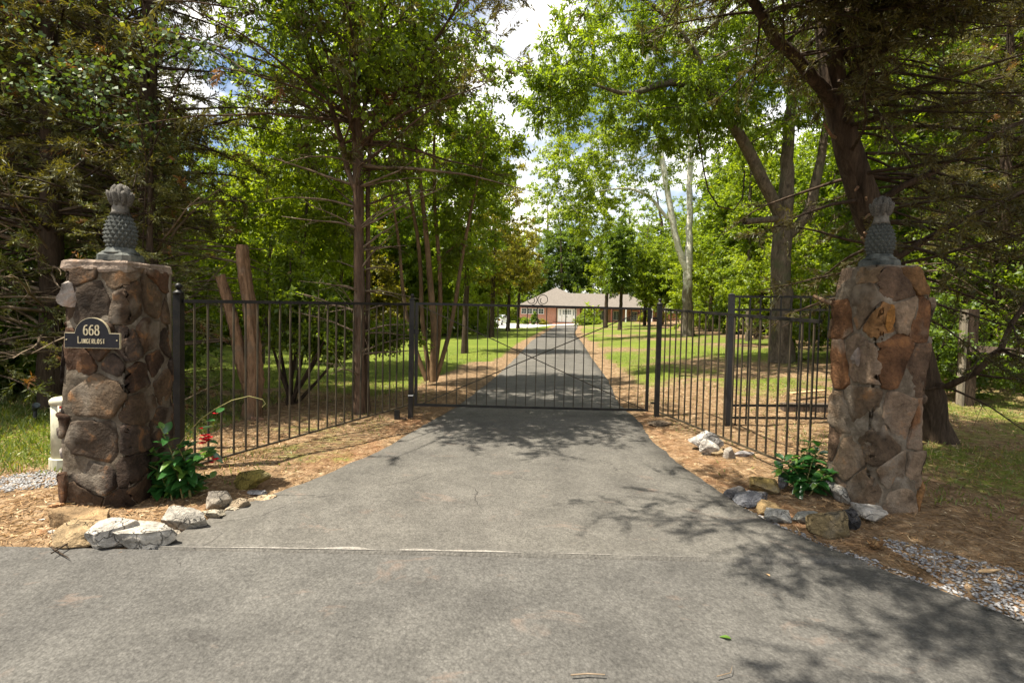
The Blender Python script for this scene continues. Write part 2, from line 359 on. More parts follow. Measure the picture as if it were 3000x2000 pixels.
def brick_mat():
    m, nt, out = mat_new('red_brick'); n = N(nt); b = n.node('ShaderNodeTexBrick')
    mp = n.node('ShaderNodeMapping'); mp.inputs['Rotation'].default_value = (math.radians(90), 0, 0); nt.links.new(n.coord('Object'), mp.inputs['Vector'])
    nt.links.new(mp.outputs[0], b.inputs['Vector']); b.inputs['Scale'].default_value = 4.4; b.inputs['Mortar Size'].default_value = 0.018
    b.inputs['Color1'].default_value = (0.36, 0.155, 0.10, 1); b.inputs['Color2'].default_value = (0.46, 0.215, 0.145, 1); b.inputs['Mortar'].default_value = (0.42, 0.32, 0.26, 1)
    n.bsdf(out, b.outputs['Color'], 0.9, 0.2); return m
M['brick'] = brick_mat()
def asphalt_mat(name, base, light, dust, joint=False):
    m, nt, out = mat_new(name); n = N(nt); c = n.coord('Object')
    g1 = n.noise(c, 85, 2, 0.75); g3 = n.noise(c, 30, 2, 0.6); g2 = n.voro(c, 55)
    big = n.noise(c, 0.8, 3, 0.6, 0.3); med = n.noise(c, 3.0, 3, 0.62)
    colr = n.ramp(big, [(0.30, base), (0.70, light)])
    colr = n.mix(0.7, colr, n.ramp(g1, [(0.32, (0.55,)*3), (0.46, (0.94,)*3), (0.60, (1.08,)*3), (0.72, (1.5,)*3)]), 'MULTIPLY')
    colr = n.mix(0.35, colr, n.ramp(g2, [(0.05, (1.35,)*3), (0.5, (0.95,)*3), (0.85, (0.55,)*3)]), 'MULTIPLY')
    colr = n.mix(0.5, colr, n.ramp(g3, [(0.33, (0.65,)*3), (0.66, (1.3,)*3)]), 'MULTIPLY')
    colr = n.mix(0.6, colr, n.ramp(med, [(0.35, (0.78,)*3), (0.65, (1.22,)*3)]), 'MULTIPLY')
    stain = n.ramp(n.noise(n.coord('Object', (1, 1.6, 1)), 1.9, 4, 0.7, 0.8), [(0.60, 0.0), (0.70, 1.0)])
    colr = n.mix(n.math('MULTIPLY', stain, 0.35), colr, (0.21, 0.15, 0.115))
    # hairline cracks
    wv = n.node('ShaderNodeVectorMath', operation='ADD'); ns = n.node('ShaderNodeTexNoise'); ns.inputs['Scale'].default_value = 1.4; ns.inputs['Detail'].default_value = 4
    nt.links.new(c, ns.inputs['Vector']); nt.links.new(c, wv.inputs[0]); nt.links.new(ns.outputs['Color'], wv.inputs[1])
    cr = n.ramp(n.voro(wv.outputs[0], 0.55, 'DISTANCE_TO_EDGE'), [(0.0, 1.0), (0.0045, 0.0)])
    gate = n.ramp(n.noise(c, 0.8, 2), [(0.50, 0.0), (0.58, 1.0)])
    crk = n.math('MULTIPLY', cr, gate)
    colr = n.mix(n.math('MULTIPLY', crk, 0.75), colr, (0.028, 0.026, 0.024))
    h = n.math('ADD', n.math('MULTIPLY', g1, 0.7), n.math('ADD', n.math('MULTIPLY', g2, 0.6), n.math('MULTIPLY', crk, -0.8)))
    n.bsdf(out, colr, 0.9, 0.25, n.bump(h, 0.75, 0.008)); return m
M['asphalt'] = asphalt_mat('driveway_asphalt', (0.088, 0.083, 0.073), (0.128, 0.120, 0.104), (0.32, 0.30, 0.26))
M['asphalt_road'] = asphalt_mat('road_asphalt', (0.074, 0.071, 0.065), (0.112, 0.107, 0.096), (0.30, 0.285, 0.25))
M['asphalt_edge'] = asphalt_mat('broken_asphalt_edge', (0.03, 0.028, 0.028), (0.055, 0.05, 0.047), (0.2, 0.2, 0.19))
def joint_mat():
    m, nt, out = mat_new('sand_dust'); n = N(nt); c = n.coord('Object')
    n.bsdf(out, n.ramp(n.noise(c, 50, 5, 0.7), [(0.3, (0.12, 0.112, 0.098)), (0.6, (0.30, 0.28, 0.25))]), 0.95, 0.1, n.bump(n.noise(c, 120, 3), 0.6, 0.006)); return m
M['dust'] = joint_mat()
def ground_mat():
    m, nt, out = mat_new('ground_cover'); n = N(nt); c = n.coord('Object')
    ga = n.node('ShaderNodeAttribute', attribute_name='grass').outputs['Fac']
    ra = n.node('ShaderNodeAttribute', attribute_name='clay').outputs['Fac']
    f = n.noise(c, 1.1, 4, 0.68, 0.3); f2 = n.noise(c, 9, 3, 0.65); f3 = n.noise(n.coord('Object', (1, 2.2, 1)), 40, 2, 0.7); f4 = n.noise(c, 0.35, 2, 0.6)
    lit = n.ramp(f2, [(0.28, (0.095, 0.062, 0.034)), (0.5, (0.22, 0.145, 0.082)), (0.72, (0.38, 0.28, 0.17))])
    lit = n.mix(0.7, lit, n.ramp(f3, [(0.3, (0.45,)*3), (0.7, (1.5,)*3)]), 'MULTIPLY')
    clay = n.ramp(f3, [(0.3, (0.17, 0.070, 0.030)), (0.7, (0.36, 0.17, 0.085))])
    kc = n.ramp(n.math('ADD', n.math('MULTIPLY', ra, 0.32), n.math('MULTIPLY', f, 0.8)), [(0.60, 0.0), (0.85, 1.0)])
    lit = n.mix(n.math('MULTIPLY', kc, 0.75), lit, clay)
    gr = n.ramp(f2, [(0.25, (0.086, 0.122, 0.018)), (0.55, (0.140, 0.178, 0.030)), (0.8, (0.200, 0.215, 0.050))])
    gr = n.mix(0.6, gr, n.ramp(f4, [(0.35, (0.72, 0.80, 0.7)), (0.65, (1.2, 1.12, 1.0))]), 'MULTIPLY')
    gr = n.mix(0.65, gr, n.ramp(f3, [(0.3, (0.55,)*3), (0.7, (1.4,)*3)]), 'MULTIPLY')
    k = n.ramp(n.math('ADD', ga, n.math('MULTIPLY', n.math('SUBTRACT', n.math('ADD', n.math('MULTIPLY', f, 0.65), n.math('MULTIPLY', f2, 0.35)), 0.5), 1.5)), [(0.38, 0.0), (0.62, 1.0)])
    n.bsdf(out, n.mix(k, lit, gr), 0.95, 0.1, n.bump(n.math('ADD', f2, f3), 0.8, 0.03)); return m
M['ground'] = ground_mat()
M['gravel'] = leaf_mat('gravel_stones', (0.13, 0.125, 0.125), (0.37, 0.36, 0.355), 0.0, 0.03, 0.6, (0.30, 0.22, 0.15))
M['gravel_dark'] = leaf_mat('asphalt_crumbs', (0.025, 0.024, 0.024), (0.12, 0.11, 0.10), 0.0, 0.04, 0.6, (0.40, 0.38, 0.36))

# ================================================================ THE SETTING
LEFT_PX = [(490,1584),(600,1528),(689,1487),(800,1450),(944,1398),(1122,1318),(1275,1229),(1340,1192),(1447,1110),(1513,1047),(1555,1000),(1590,978)]
RIGHT_PX = [(3000,1824),(2806,1747),(2615,1680),(2423,1607),(2270,1541),(2143,1467),(2002,1371),(1913,1297),(1862,1225),(1815,1190),(1778,1110),(1734,1050),(1703,1000),(1683,978)]
LP = np.array([G(*p) for p in LEFT_PX]); RP = np.array([G(*p) for p in RIGHT_PX])
JOINT_Y = float(G(1500, 1630)[1])
lx = np.concatenate([LP[:, 0], [3.9, 7.2]]); ly = np.concatenate([LP[:, 1], [55, 82]])
rx = np.concatenate([[9.0], RP[:, 0], [6.8, 10.6]]); ry = np.concatenate([[-1.5], RP[:, 1], [55, 82]])
o_ = np.argsort(ly); lx, ly = lx[o_], ly[o_]; o_ = np.argsort(ry); rx, ry = rx[o_], ry[o_]
def left_x(y): return np.interp(y, ly, lx)
def right_x(y): return np.interp(y, ry, rx)

# ---- ground: one sheet to the horizon
def axis(lo, hi, fine, c, g=0.045):
    a = [c]; s = fine
    while a[-1] < hi: a.append(a[-1]+s); s = fine + g*abs(a[-1]-c)
    b = [c]; s = fine
    while b[-1] > lo: b.append(b[-1]-s); s = fine + g*abs(b[-1]-c)
    return np.array(sorted(set(b+a)))
GX = axis(-700, 700, 0.16, 0.0, .05); GY = axis(-300, 900, 0.16, 5.0, .05)
XX, YY = np.meshgrid(GX, GY)
def edge_dist(x, y):
    """distance outside the paved surface (negative on it)"""
    l = left_x(y)-x; r = x-right_x(y)
    d = np.maximum(l, r)
    return np.where(y < JOINT_Y, np.where(x < 0, -(JOINT_Y-y), np.maximum(r, -(JOINT_Y-y)-5)), d)
ED = edge_dist(XX, YY)
ZZ = gz(XX, YY)
nz = np.zeros_like(ZZ)
near = (np.abs(XX) < 14) & (YY > 1) & (YY < 18)
idx = np.argwhere(near)
for i, j in idx:
    nz[i, j] = noise.fractal((XX[i, j]*1.6, YY[i, j]*1.6, 0.3), 1.0, 2.0, 4)*0.045
ZZ = ZZ + nz*sstep(0.05, 0.5, ED)*0.8 + 0.02*sstep(0.1, 0.8, ED) - 0.035*(1-sstep(-0.02, 0.10, ED))
ny, nx = XX.shape
I = np.arange(nx*ny).reshape(ny, nx)
Q = np.stack([I[:-1, :-1], I[:-1, 1:], I[1:, 1:], I[1:, :-1]], -1).reshape(-1, 4)
gme = mesh_np('ground', np.stack([XX, YY, ZZ], -1), Q, smooth=True)
def cover(x, y):
    """how much lawn grows here (0 bare litter .. 1 lawn)"""
    ed = edge_dist(x, y)
    left = sstep(8.0, 9.8, y+0.15*x)*(1-sstep(-0.3, 0.9, x+1.5-0.1*(y-8.6)+0.7-1.7*0+0.2)) * (x < left_x(y))
    left = left*np.where(y > 13, sstep(0.1, 1.3, ed), sstep(0.4, 2.0, ed))
    left = np.where(y > 17, np.maximum(left, sstep(0.2, 1.0, ed)*(x < left_x(y))), left)
    right = sstep(9.5, 13.5, y-0.25*(x-3))*sstep(0.1, 0.9, ed)*(x > right_x(y))*(1-sstep(7.0, 11.0, x-0.14*y))*(.62+.30*np.sin(x*.8+y*.45)*np.sin(y*.31-x*.5))  # brown patches; they also put strips of shade into the right lawn's colour
    g = np.maximum(left, right)
    g = np.where((x < -3.9) & (y > 4.6) & (y < 7.8), np.maximum(g, 0.72*sstep(4.6, 5.3, y)), g)
    g = np.where((x < -1.6) & (x > -3.4) & (y > 5.2) & (y < 9.4), np.maximum(g, 0.36), g)
    g = np.where((x > 4.3) & (y > 3.4) & (y < 12), np.maximum(g, .40+.2*np.sin(x*1.1+2)*np.sin(y*1.3)), g)
    g = np.where(x < -11-0.35*y, g*0.4, g)
    return g
a = gme.attributes.new('grass', 'FLOAT', 'POINT'); a.data.foreach_set('value', cover(XX, YY).astype(np.float32).ravel())
clay = np.exp(-((ED-0.25)/0.35)**2)*(YY < 9)*0.9 + 0.25*(XX < -3.6)*(YY < 4.6)
a = gme.attributes.new('clay', 'FLOAT', 'POINT'); a.data.foreach_set('value', clay.astype(np.float32).ravel())
ground = link('ground', gme, None, M['ground']); tag(ground, kind='structure')
def gsurf(x, y):
    """height of the built ground sheet"""
    i = np.clip(np.searchsorted(GY, y)-1, 0, ny-2); j = np.clip(np.searchsorted(GX, x)-1, 0, nx-2)
    fy = (y-GY[i])/(GY[i+1]-GY[i]); fx = (x-GX[j])/(GX[j+1]-GX[j])
    return (ZZ[i, j]*(1-fx)+ZZ[i, j+1]*fx)*(1-fy)+(ZZ[i+1, j]*(1-fx)+ZZ[i+1, j+1]*fx)*fy
def gs(x, y): return float(gsurf(np.array([x]), np.array([y]))[0])

# ---- driveway and road: sheets with ragged edges
def strip(name, ys, xl, xr, nc, zoff, mat, seed):
    rng = np.random.default_rng(seed); rows = []
    for y, a_, b_ in zip(ys, xl, xr):
        t = np.linspace(0, 1, nc); x = a_ + (b_-a_)*t
        z = gz(x, np.full(nc, y)) + zoff + 0.012*np.sin(np.pi*t)
        rows.append(np.stack([x, np.full(nc, y), z], -1))
    R = np.array(rows)
    sk_l = R[:, :1].copy(); sk_l[..., 0] -= 0.02; sk_l[..., 2] -= 0.10
    sk_r = R[:, -1:].copy(); sk_r[..., 0] += 0.02; sk_r[..., 2] -= 0.10
    R = np.concatenate([sk_l, R, sk_r], 1); f = R[:1].copy(); f[..., 2] -= 0.09; f[..., 1] -= 0.006; R = np.concatenate([f, R], 0)
    m, k = R.shape[:2]; I = np.arange(m*k).reshape(m, k)
    Q = np.stack([I[:-1, :-1], I[:-1, 1:], I[1:, 1:], I[1:, :-1]], -1).reshape(-1, 4)
    me = mesh_np(name, R.reshape(-1, 3), Q, smooth=False); o = link(name, me, None, mat); tag(o, kind='structure'); return o
rng = np.random.default_rng(5)
ys = np.concatenate([np.arange(JOINT_Y, 12, 0.07), np.geomspace(12, 80, 90)])
jl = np.array([noise.fractal((0.0, y*2.2, 1.0), 1.0, 2.0, 5)*0.035 + noise.noise((3.0, y*14, 4.0))*0.012 for y in ys])
jr = np.array([noise.fractal((9.0, y*2.2, 1.0), 1.0, 2.0, 5)*0.035 + noise.noise((5.0, y*14, 4.0))*0.012 for y in ys])
strip('driveway', ys, left_x(ys)+jl, right_x(ys)+jr, 12, 0.013, M['asphalt'], 1)
ys2 = np.arange(-6, JOINT_Y+0.02, 0.07)
jr2 = np.array([noise.fractal((9.0, y*2.2, 1.0), 1.0, 2.0, 5)*0.04 for y in ys2])
strip('road', ys2, np.full(len(ys2), -60.0), right_x(ys2)+jr2, 40, 0.004, M['asphalt_road'], 2)
# pale sand gathered in the seam between driveway and road
seam = MB(); xs = np.linspace(-2.4, 1.6, 220)
for i in range(len(xs)-1):
    def wd(x): return max(0.0, 0.030*(noise.fractal((x*2.1, 0.0, 7.0), 1.0, 2.0, 5)+0.45)*math.exp(-((x+0.75)/1.25)**2) - 0.0008)
    def zz(x, y): return float(gz(x, y)) + 0.0175 + 0.012*math.sin(math.pi*min(1, max(0, (x-left_x(y))/(right_x(y)-left_x(y)))))
    if wd(xs[i]) + wd(xs[i+1]) < 1e-4: continue
    a0, a1 = wd(xs[i]), wd(xs[i+1]); y = JOINT_Y+0.002
    seam.add([(xs[i], y, zz(xs[i], y)), (xs[i+1], y, zz(xs[i+1], y)), (xs[i+1], y+a1*1.5, zz(xs[i+1], y)), (xs[i], y+a0*1.5, zz(xs[i], y))], [(0, 1, 2, 3)])
tag(seam.build('sand_seam', M['dust']), 'thin line of pale sand along the seam between driveway and road', 'sand', kind='stuff')
# concrete pad in front of the house and to the left of it
pad = MB()
def slab(pts, h, mb):
    n = len(pts); b = [(x, y, float(gz(x, y))-0.2) for x, y in pts]; t = [(x, y, float(gz(x, y))+h) for x, y in pts]
    mb.add(b+t, [tuple(reversed(range(n))), tuple(range(n, 2*n))]+[(i, (i+1) % n, n+(i+1) % n, n+i) for i in range(n)])
slab([(-14, 60), (-2.0, 60.5), (2.6, 66), (6.4, 79.8), (5.5, 84), (-16, 84)], 0.06, pad)
slab([(6.42, 79.8), (11.4, 79.8), (14.5, 82), (14.5, 83.9), (6.0, 83.9)], 0.05, pad)
tag(pad.build('concrete_pad', M['concrete']), kind='structure')

# ================================================================ STONE PILLARS
def clip_poly(poly, nx_, ny_, d):
    out = []; k = len(poly)
    for i in range(k):
        p, q = poly[i], poly[(i+1) % k]
        a_, b_ = p[0]*nx_+p[1]*ny_-d, q[0]*nx_+q[1]*ny_-d
        if a_ <= 0: out.append(p)
        if (a_ < 0) != (b_ < 0) and a_ != b_:
            t = a_/(a_-b_); out.append((p[0]+(q[0]-p[0])*t, p[1]+(q[1]-p[1])*t))
    return out
def perim(u, v, s, off, shape):
    """point on the pillar's skin: u runs round the four sides, v is the height"""
    u = u % (4*s); side = int(u//s); t = u-side*s
    k = shape(v); h = s/2*k; r = 0.07
    x = (t/s-0.5)*s*k
    # rounded corner: pull in near the ends
    e = max(0.0, abs(x)-(h-r)); y = -h + (r-math.sqrt(max(0, r*r-e*e)))*0.8
    if abs(x) > 1e-6: nxv = (e/r)*math.copysign(1, x)*0.7
    else: nxv = 0
    n = Vector((nxv, -math.sqrt(max(0.0, 1-nxv*nxv)), 0))
    p = Vector((x, y, v)) + n*off
    return Matrix.Rotation(side*math.pi/2, 3, 'Z') @ p
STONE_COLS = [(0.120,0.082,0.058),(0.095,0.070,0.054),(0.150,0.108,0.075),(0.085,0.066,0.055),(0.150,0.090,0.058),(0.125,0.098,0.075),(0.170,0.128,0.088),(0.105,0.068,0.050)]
def pillar(corner_xy, rot, s, H, seed, label, shape, cols, cellh, cellw, top, tone, mortar):
    rnd = random.Random(seed); gx, gy = corner_xy
    c, sn = math.cos(rot), math.sin(rot)
    root = empty('stone_pillar', (gx, gy, gs(gx, gy)-0.05), rot)
    tag(root, label, 'pillar', 'stone gate pillars')
    # core of mortar
    NU, NV = 72, 60; V = []; 
    for j in range(NV+1):
        for i in range(NU):
            v = H*j/NV; u = 4*s*i/NU
            w = noise.fractal((u*5.5, v*5.5, seed*3.1), 1.0, 2.0, 5)*0.018
            p = perim(u, v, s, -0.003+w, shape); V.append(p)
    Fc = [(j*NU+i, j*NU+(i+1) % NU, (j+1)*NU+(i+1) % NU, (j+1)*NU+i) for j in range(NV) for i in range(NU)]
    V.append(Vector((0, 0, H+0.01))); Fc += [(NV*NU+i, NV*NU+(i+1) % NU, len(V)-1) for i in range(NU)]
    me = bpy.data.meshes.new('mortar_core'); me.from_pydata(V, [], Fc); me.update(); me.polygons.foreach_set('use_smooth', np.ones(len(me.polygons), bool))
    link('mortar_core', me, root, M[mortar])
    # stones
    P = 4*s; seeds = []; v = -0.02
    while v < H+0.05:
        h = cellh*rnd.uniform(0.7, 1.35); u = rnd.uniform(0, 0.2)
        while u < P-0.08:
            w = cellw*rnd.uniform(0.6, 1.5); seeds.append((u+w*0.5, v+h*0.5+rnd.uniform(-0.35, 0.35)*h)); u += w
        v += h
    seeds = [q for q in seeds if q[1] < H+0.02]
    for si, (su, sv_) in enumerate(seeds):
        poly = [(su-0.6, max(0.0, sv_-0.6)), (su+0.6, max(0.0, sv_-0.6)), (su+0.6, min(H-0.012, sv_+0.6)), (su-0.6, min(H-0.012, sv_+0.6))]
        gap = rnd.choice([0.002, 0.004, 0.008, 0.014])*rnd.uniform(0.7, 1.5)
        for tu, tv in seeds:
            for sh in (-P, 0, P):
                du, dv = tu+sh-su, (tv-sv_)
                if (du == 0 and dv == 0) or abs(du) > 1.1 or abs(dv) > 1.1: continue
                L = math.hypot(du, dv); nx_, ny_ = du/L, dv/L
                poly = clip_poly(poly, nx_, ny_, (su+du/2)*nx_+(sv_+dv/2)*ny_-gap)
                if len(poly) < 3: break
            if len(poly) < 3: break
        if len(poly) < 3: continue
        for _ in range(1):
            q = []
            for i in range(len(poly)):
                a_, b_ = poly[i], poly[(i+1) % len(poly)]
                q += [(a_[0]*.9+b_[0]*.1, a_[1]*.9+b_[1]*.1), (a_[0]*.1+b_[0]*.9, a_[1]*.1+b_[1]*.9)]
            poly = q
        q = []
        for i in range(len(poly)):
            a_, b_ = poly[i], poly[(i+1) % len(poly)]; L = math.hypot(b_[0]-a_[0], b_[1]-a_[1]); k = max(1, int(L/0.035))
            for t in range(k): q.append((a_[0]+(b_[0]-a_[0])*t/k, a_[1]+(b_[1]-a_[1])*t/k))
        poly = q; n = len(poly)
        cu = sum(p[0] for p in poly)/n; cv = sum(p[1] for p in poly)/n
        hh = rnd.uniform(0.005, 0.020); tu_, tv_ = rnd.uniform(-0.12, 0.12), rnd.uniform(-0.12, 0.14)
        rings = [(1.0, -0.03), (0.998, 0.75), (0.975, 0.97), (0.82, 1.0), (0.58, 1.0), (0.3, 1.0)]
        V = []
        for r, hk in rings:
            for (pu, pv) in poly:
                wob = noise.fractal((pu*11, pv*11, seed+si*1.7), 1.0, 2.0, 4)*0.020
                uu, vv = cu+(pu-cu)*r+wob*(r > .9), cv+(pv-cv)*r+wob*(r > .9)
                if vv > H-0.006: vv = H-0.006
                off = (hh*hk if hk > 0 else -0.02) + ((uu-cu)*tu_+(vv-cv)*tv_)*(hk > 0.5) + noise.fractal((uu*7, vv*7, seed*5+si), 1.0, 2.0, 5)*0.013*(hk > 0.3)
                V.append(perim(uu, vv, s, off, shape))
        V.append(perim(cu, cv, s, hh, shape))
        Fc = [(j*n+i, j*n+(i+1) % n, (j+1)*n+(i+1) % n, (j+1)*n+i) for j in range(len(rings)-1) for i in range(n)]
        Fc += [((len(rings)-1)*n+i, (len(rings)-1)*n+(i+1) % n, len(V)-1) for i in range(n)]
        me = bpy.data.meshes.new('stone'); me.from_pydata(V, [], Fc); me.update(); me.polygons.foreach_set('use_smooth', np.ones(len(me.polygons), bool))
        o = link('stone', me, root, M['stone'])
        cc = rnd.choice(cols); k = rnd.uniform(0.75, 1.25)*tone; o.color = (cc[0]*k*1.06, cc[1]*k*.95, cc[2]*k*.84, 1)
    if top:
        # rough flat capstone
        n = 36; V = []; h = s/2*shape(H)+0.012
        prof = [(0.97, -0.075), (1.02, -0.055), (1.0, -0.02), (1.015, 0.0), (0.985, 0.014), (0.5, 0.02)]
        for r, z in prof:
            for i in range(n):
                a_ = 2*math.pi*(i+.5)/n; k = 1/max(abs(math.cos(a_)), abs(math.sin(a_)))**0.93
                w = noise.fractal((math.cos(a_)*3, math.sin(a_)*3, z*14+seed), 1.0, 2.0, 4)
                V.append((h*k*r*math.cos(a_)*(1+.045*w), h*k*r*math.sin(a_)*(1+.045*w), H+z+0.01*w*(r < 1)+0.022))
        V.append((0, 0, H+0.045))
        Fc = [(j*n+i, j*n+(i+1) % n, (j+1)*n+(i+1) % n, (j+1)*n+i) for j in range(len(prof)-1) for i in range(n)]
        Fc += [((len(prof)-1)*n+i, (len(prof)-1)*n+(i+1) % n, len(V)-1) for i in range(n)] + [tuple(reversed(range(n)))]
        me = bpy.data.meshes.new('capstone'); me.from_pydata(V, [], Fc); me.update()
        o = link('capstone', me, root, M['stone']); o.color = (0.26, 0.20, 0.155, 1)
    return root
LPX, LPY, LS, LH = -3.325, 4.34, 0.555, 1.97
shape_l = lambda v: 1.0 + 0.05*math.sin(v*2.2+0.4) - 0.02*v + (0.03 if v < 0.3 else 0)
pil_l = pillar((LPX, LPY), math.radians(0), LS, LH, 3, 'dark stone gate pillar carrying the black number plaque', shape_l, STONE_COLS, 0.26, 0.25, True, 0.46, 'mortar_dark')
RPX, RPY, RS, RH = 3.235, 4.52, 0.52, 2.14
shape_r = lambda v: 1.0 - 0.03*math.sin(v*1.8) - (0.22*max(0, (v-1.78)/0.36)**1.7 if v > 1.78 else 0) + 0.02*max(0, 0.5-v)
cols_r = [(0.17,0.125,0.080),(0.21,0.155,0.10),(0.15,0.115,0.082),(0.23,0.135,0.062),(0.19,0.15,0.115),(0.14,0.10,0.072),(0.22,0.175,0.13),(0.175,0.095,0.05)]
pil_r = pillar((RPX, RPY), math.radians(10), RS, RH, 11, 'brown and rust stone gate pillar beside the shaded cedar', shape_r, cols_r, 0.34, 0.25, False, 0.72, 'mortar_brown')

# corner stone sticking out of the left pillar near its top
def rock_mesh(name, seed, sx, sy, sz, cuts=9, rough=0.05, sub=3, flat=0.0):
    rnd = random.Random(seed); bm = bmesh.new(); bmesh.ops.create_icosphere(bm, subdivisions=sub, radius=1.0)
    pl = []
    for _ in range(cuts):
        n = Vector((rnd.gauss(0, 1), rnd.gauss(0, 1), rnd.gauss(0, 0.8))).normalized(); pl.append((n, rnd.uniform(0.46, 0.80)))
    if flat: pl.append((Vector((rnd.uniform(-.2, .2), rnd.uniform(-.2, .2), 1)).normalized(), flat))
    for v in bm.verts:
        p = v.co.copy()
        for n, d in pl:
            e = p.dot(n)-d
            if e > 0: p -= n*e*0.985
        w = noise.fractal(p*2.0+Vector((seed*3.7, 0, 0)), 1.0, 2.0, 5)*rough*1.3 - abs(noise.noise(p*4.0+Vector((0, seed, 0))))*rough*0.9
        p *= 1+w
        v.co = Vector((p.x*sx, p.y*sy, p.z*sz))
    me = bpy.data.meshes.new(name); bm.to_mesh(me); bm.free()
    me.polygons.foreach_set('use_smooth', np.ones(len(me.polygons), bool)); me.set_sharp_from_angle(angle=math.radians(24)); return me
ms = rock_mesh('corner_stone', 77, 0.15, 0.17, 0.13, 12, 0.08)
cs = link('corner_stone', ms, pil_l, M['stone']); cs.location = (-0.215, -0.20, 1.72); cs.rotation_euler = (0.1, 0.1, 0.4); cs.color = (0.27, 0.235, 0.205, 1)
for k, (lx_, ly_, lz_, sz_, cc) in enumerate([(-0.29, -0.2, 0.62, 0.075, (0.16,0.13,0.11)), (-0.28, -0.22, 0.45, 0.06, (0.24,0.21,0.19))]):
    o = link('corner_stone', rock_mesh('corner_stone', 80+k, sz_*1.1, sz_, sz_*0.9, 8, 0.06), pil_l, M['stone']); o.location = (lx_, ly_, lz_); o.color = (*cc, 1)
for k, (lx_, ly_, lz_, sz_, cc) in enumerate([(-0.29, -0.08, 1.36, 0.07, (0.22,0.18,0.15)), (0.27, -0.2, 1.47, 0.075, (0.15,0.12,0.09)), (-0.17, -0.272, 1.70, 0.085, (0.36,0.17,0.045))]):
    o = link('corner_stone', rock_mesh('corner_stone', 90+k, sz_*0.9, sz_*0.5, sz_*1.4, 12, 0.10), pil_r, M['stone']); o.location = (lx_, ly_, lz_); o.color = (*cc, 1)

# ================================================================ PINEAPPLE FINIALS
def scale_mesh():
    V = [(-.5, 0, 0), (0, 0, -.55), (.5, 0, 0), (0, 0, .55), (0, -.42, .12)]
    me = bpy.data.meshes.new('scale'); me.from_pydata(V, [], [(0, 1, 4), (1, 2, 4), (2, 3, 4), (3, 0, 4)]); me.materials.append(M['finial']); return me
SCALE = scale_mesh()
def frond_mesh():
    # a thick carved leaf that hugs a unit ball from low to high and curls out at its tip
    V = []; Fc = []; n = 7
    for j in range(n):
        t = j/(n-1); el = math.radians(-62+92*t); w = 0.34*math.sin(math.pi*(0.22+0.58*t)); lift = 0.02+0.20*t+(0.42 if j == n-1 else 0.30 if j == n-2 else 0)
        for a_, k in ((-w, -.12), (-w*.5, .07), (0, .16), (w*.5, .07), (w, -.12)):
            R = 1.0+lift*.55+k; V.append((R*math.cos(el)*math.sin(a_), -R*math.cos(el)*math.cos(a_), R*math.sin(el)))
    for j in range(n-1):
        for i in range(4): Fc.append((j*5+i, j*5+i+1, (j+1)*5+i+1, (j+1)*5+i))
    b_ = len(V)
    for i in range(5): x, y, z = V[(n-1)*5+i]; V.append((x*.86, y*.86, z*.80))
    Fc += [((n-1)*5+i, (n-1)*5+i+1, b_+i+1, b_+i) for i in range(4)]
    me = bpy.data.meshes.new('frond'); me.from_pydata(V, [], Fc); me.update(); me.polygons.foreach_set('use_smooth', np.ones(len(me.polygons), bool)); me.materials.append(M['finial_crown']); return me
FROND = frond_mesh()
def finial(loc, rz, sc, label):
    r = empty('pineapple_finial', loc, rz, (sc, sc, sc)); tag(r, label, 'finial', 'pineapple finials on the gate pillars')
    mb = MB(); mb.lathe([(0.128, 0.0), (0.136, 0.012), (0.134, 0.055), (0.118, 0.075)], 16, sq=True); mb.build('plinth', M['finial'], r)
    mb = MB(); mb.lathe([(0.135, 0.070), (0.13, 0.085), (0.108, 0.098), (0.102, 0.115), (0.09, 0.125)], 24); mb.build('neck', M['finial'], r, True)
    prof = []
    def rad(t): return 0.112*math.sin(math.pi*(0.20+0.66*t))**0.75*(1-0.22*t)
    for k in range(13): t = k/12; prof.append((rad(t), 0.118+0.29*t))
    mb = MB(); mb.lathe(prof, 24); body = mb.build('body', M['finial'], r, True)
    rows = 9
    for j in range(rows):
        t = (j+0.5)/rows; R = rad(t); z = 0.118+0.29*t; n = 14
        for i in range(n):
            a_ = 2*math.pi*(i+0.5*(j % 2))/n
            o = bpy.data.objects.new('scale', SCALE); col.objects.link(o); o.parent = body
            o.location = (R*math.cos(a_)*0.985, R*math.sin(a_)*0.985, z); w = 2*math.pi*R/n*1.0
            o.scale = (w, 0.060, 0.056); o.rotation_euler = (0.5*(0.38-t), 0, a_+math.pi/2)
    mb = MB(); mb.lathe([(0.075, 0.40), (0.062, 0.425), (0.06, 0.45), (0.056, 0.485), (0.060, 0.53), (0.060, 0.56), (0.050, 0.59), (0.03, 0.61), (0.008, 0.615)], 20); crown = mb.build('crown', M['finial_crown'], r, True)
    for ring, (n, z, s_, tilt) in enumerate([(8, 0.535, 0.074, 0.0), (7, 0.545, 0.074, -0.60), (4, 0.552, 0.072, -1.05)]):
        for i in range(n):
            a_ = 2*math.pi*(i+0.5*(ring % 2))/n
            o = bpy.data.objects.new('frond', FROND); col.objects.link(o); o.parent = crown
            o.location = (0, 0, z); o.rotation_euler = (tilt, 0, a_); o.scale = (s_, s_, s_*1.05)
    return r
finial((LPX+0.01, LPY+0.0, gs(LPX, LPY)-0.05+LH+0.040), 0.1, 1.0, 'sunlit grey pineapple finial above the number plaque')
finial((RPX-0.02, RPY+0.0, gs(RPX, RPY)-0.05+RH-0.005), 0.4, 0.95, 'shaded grey pineapple finial on the brown and rust pillar')

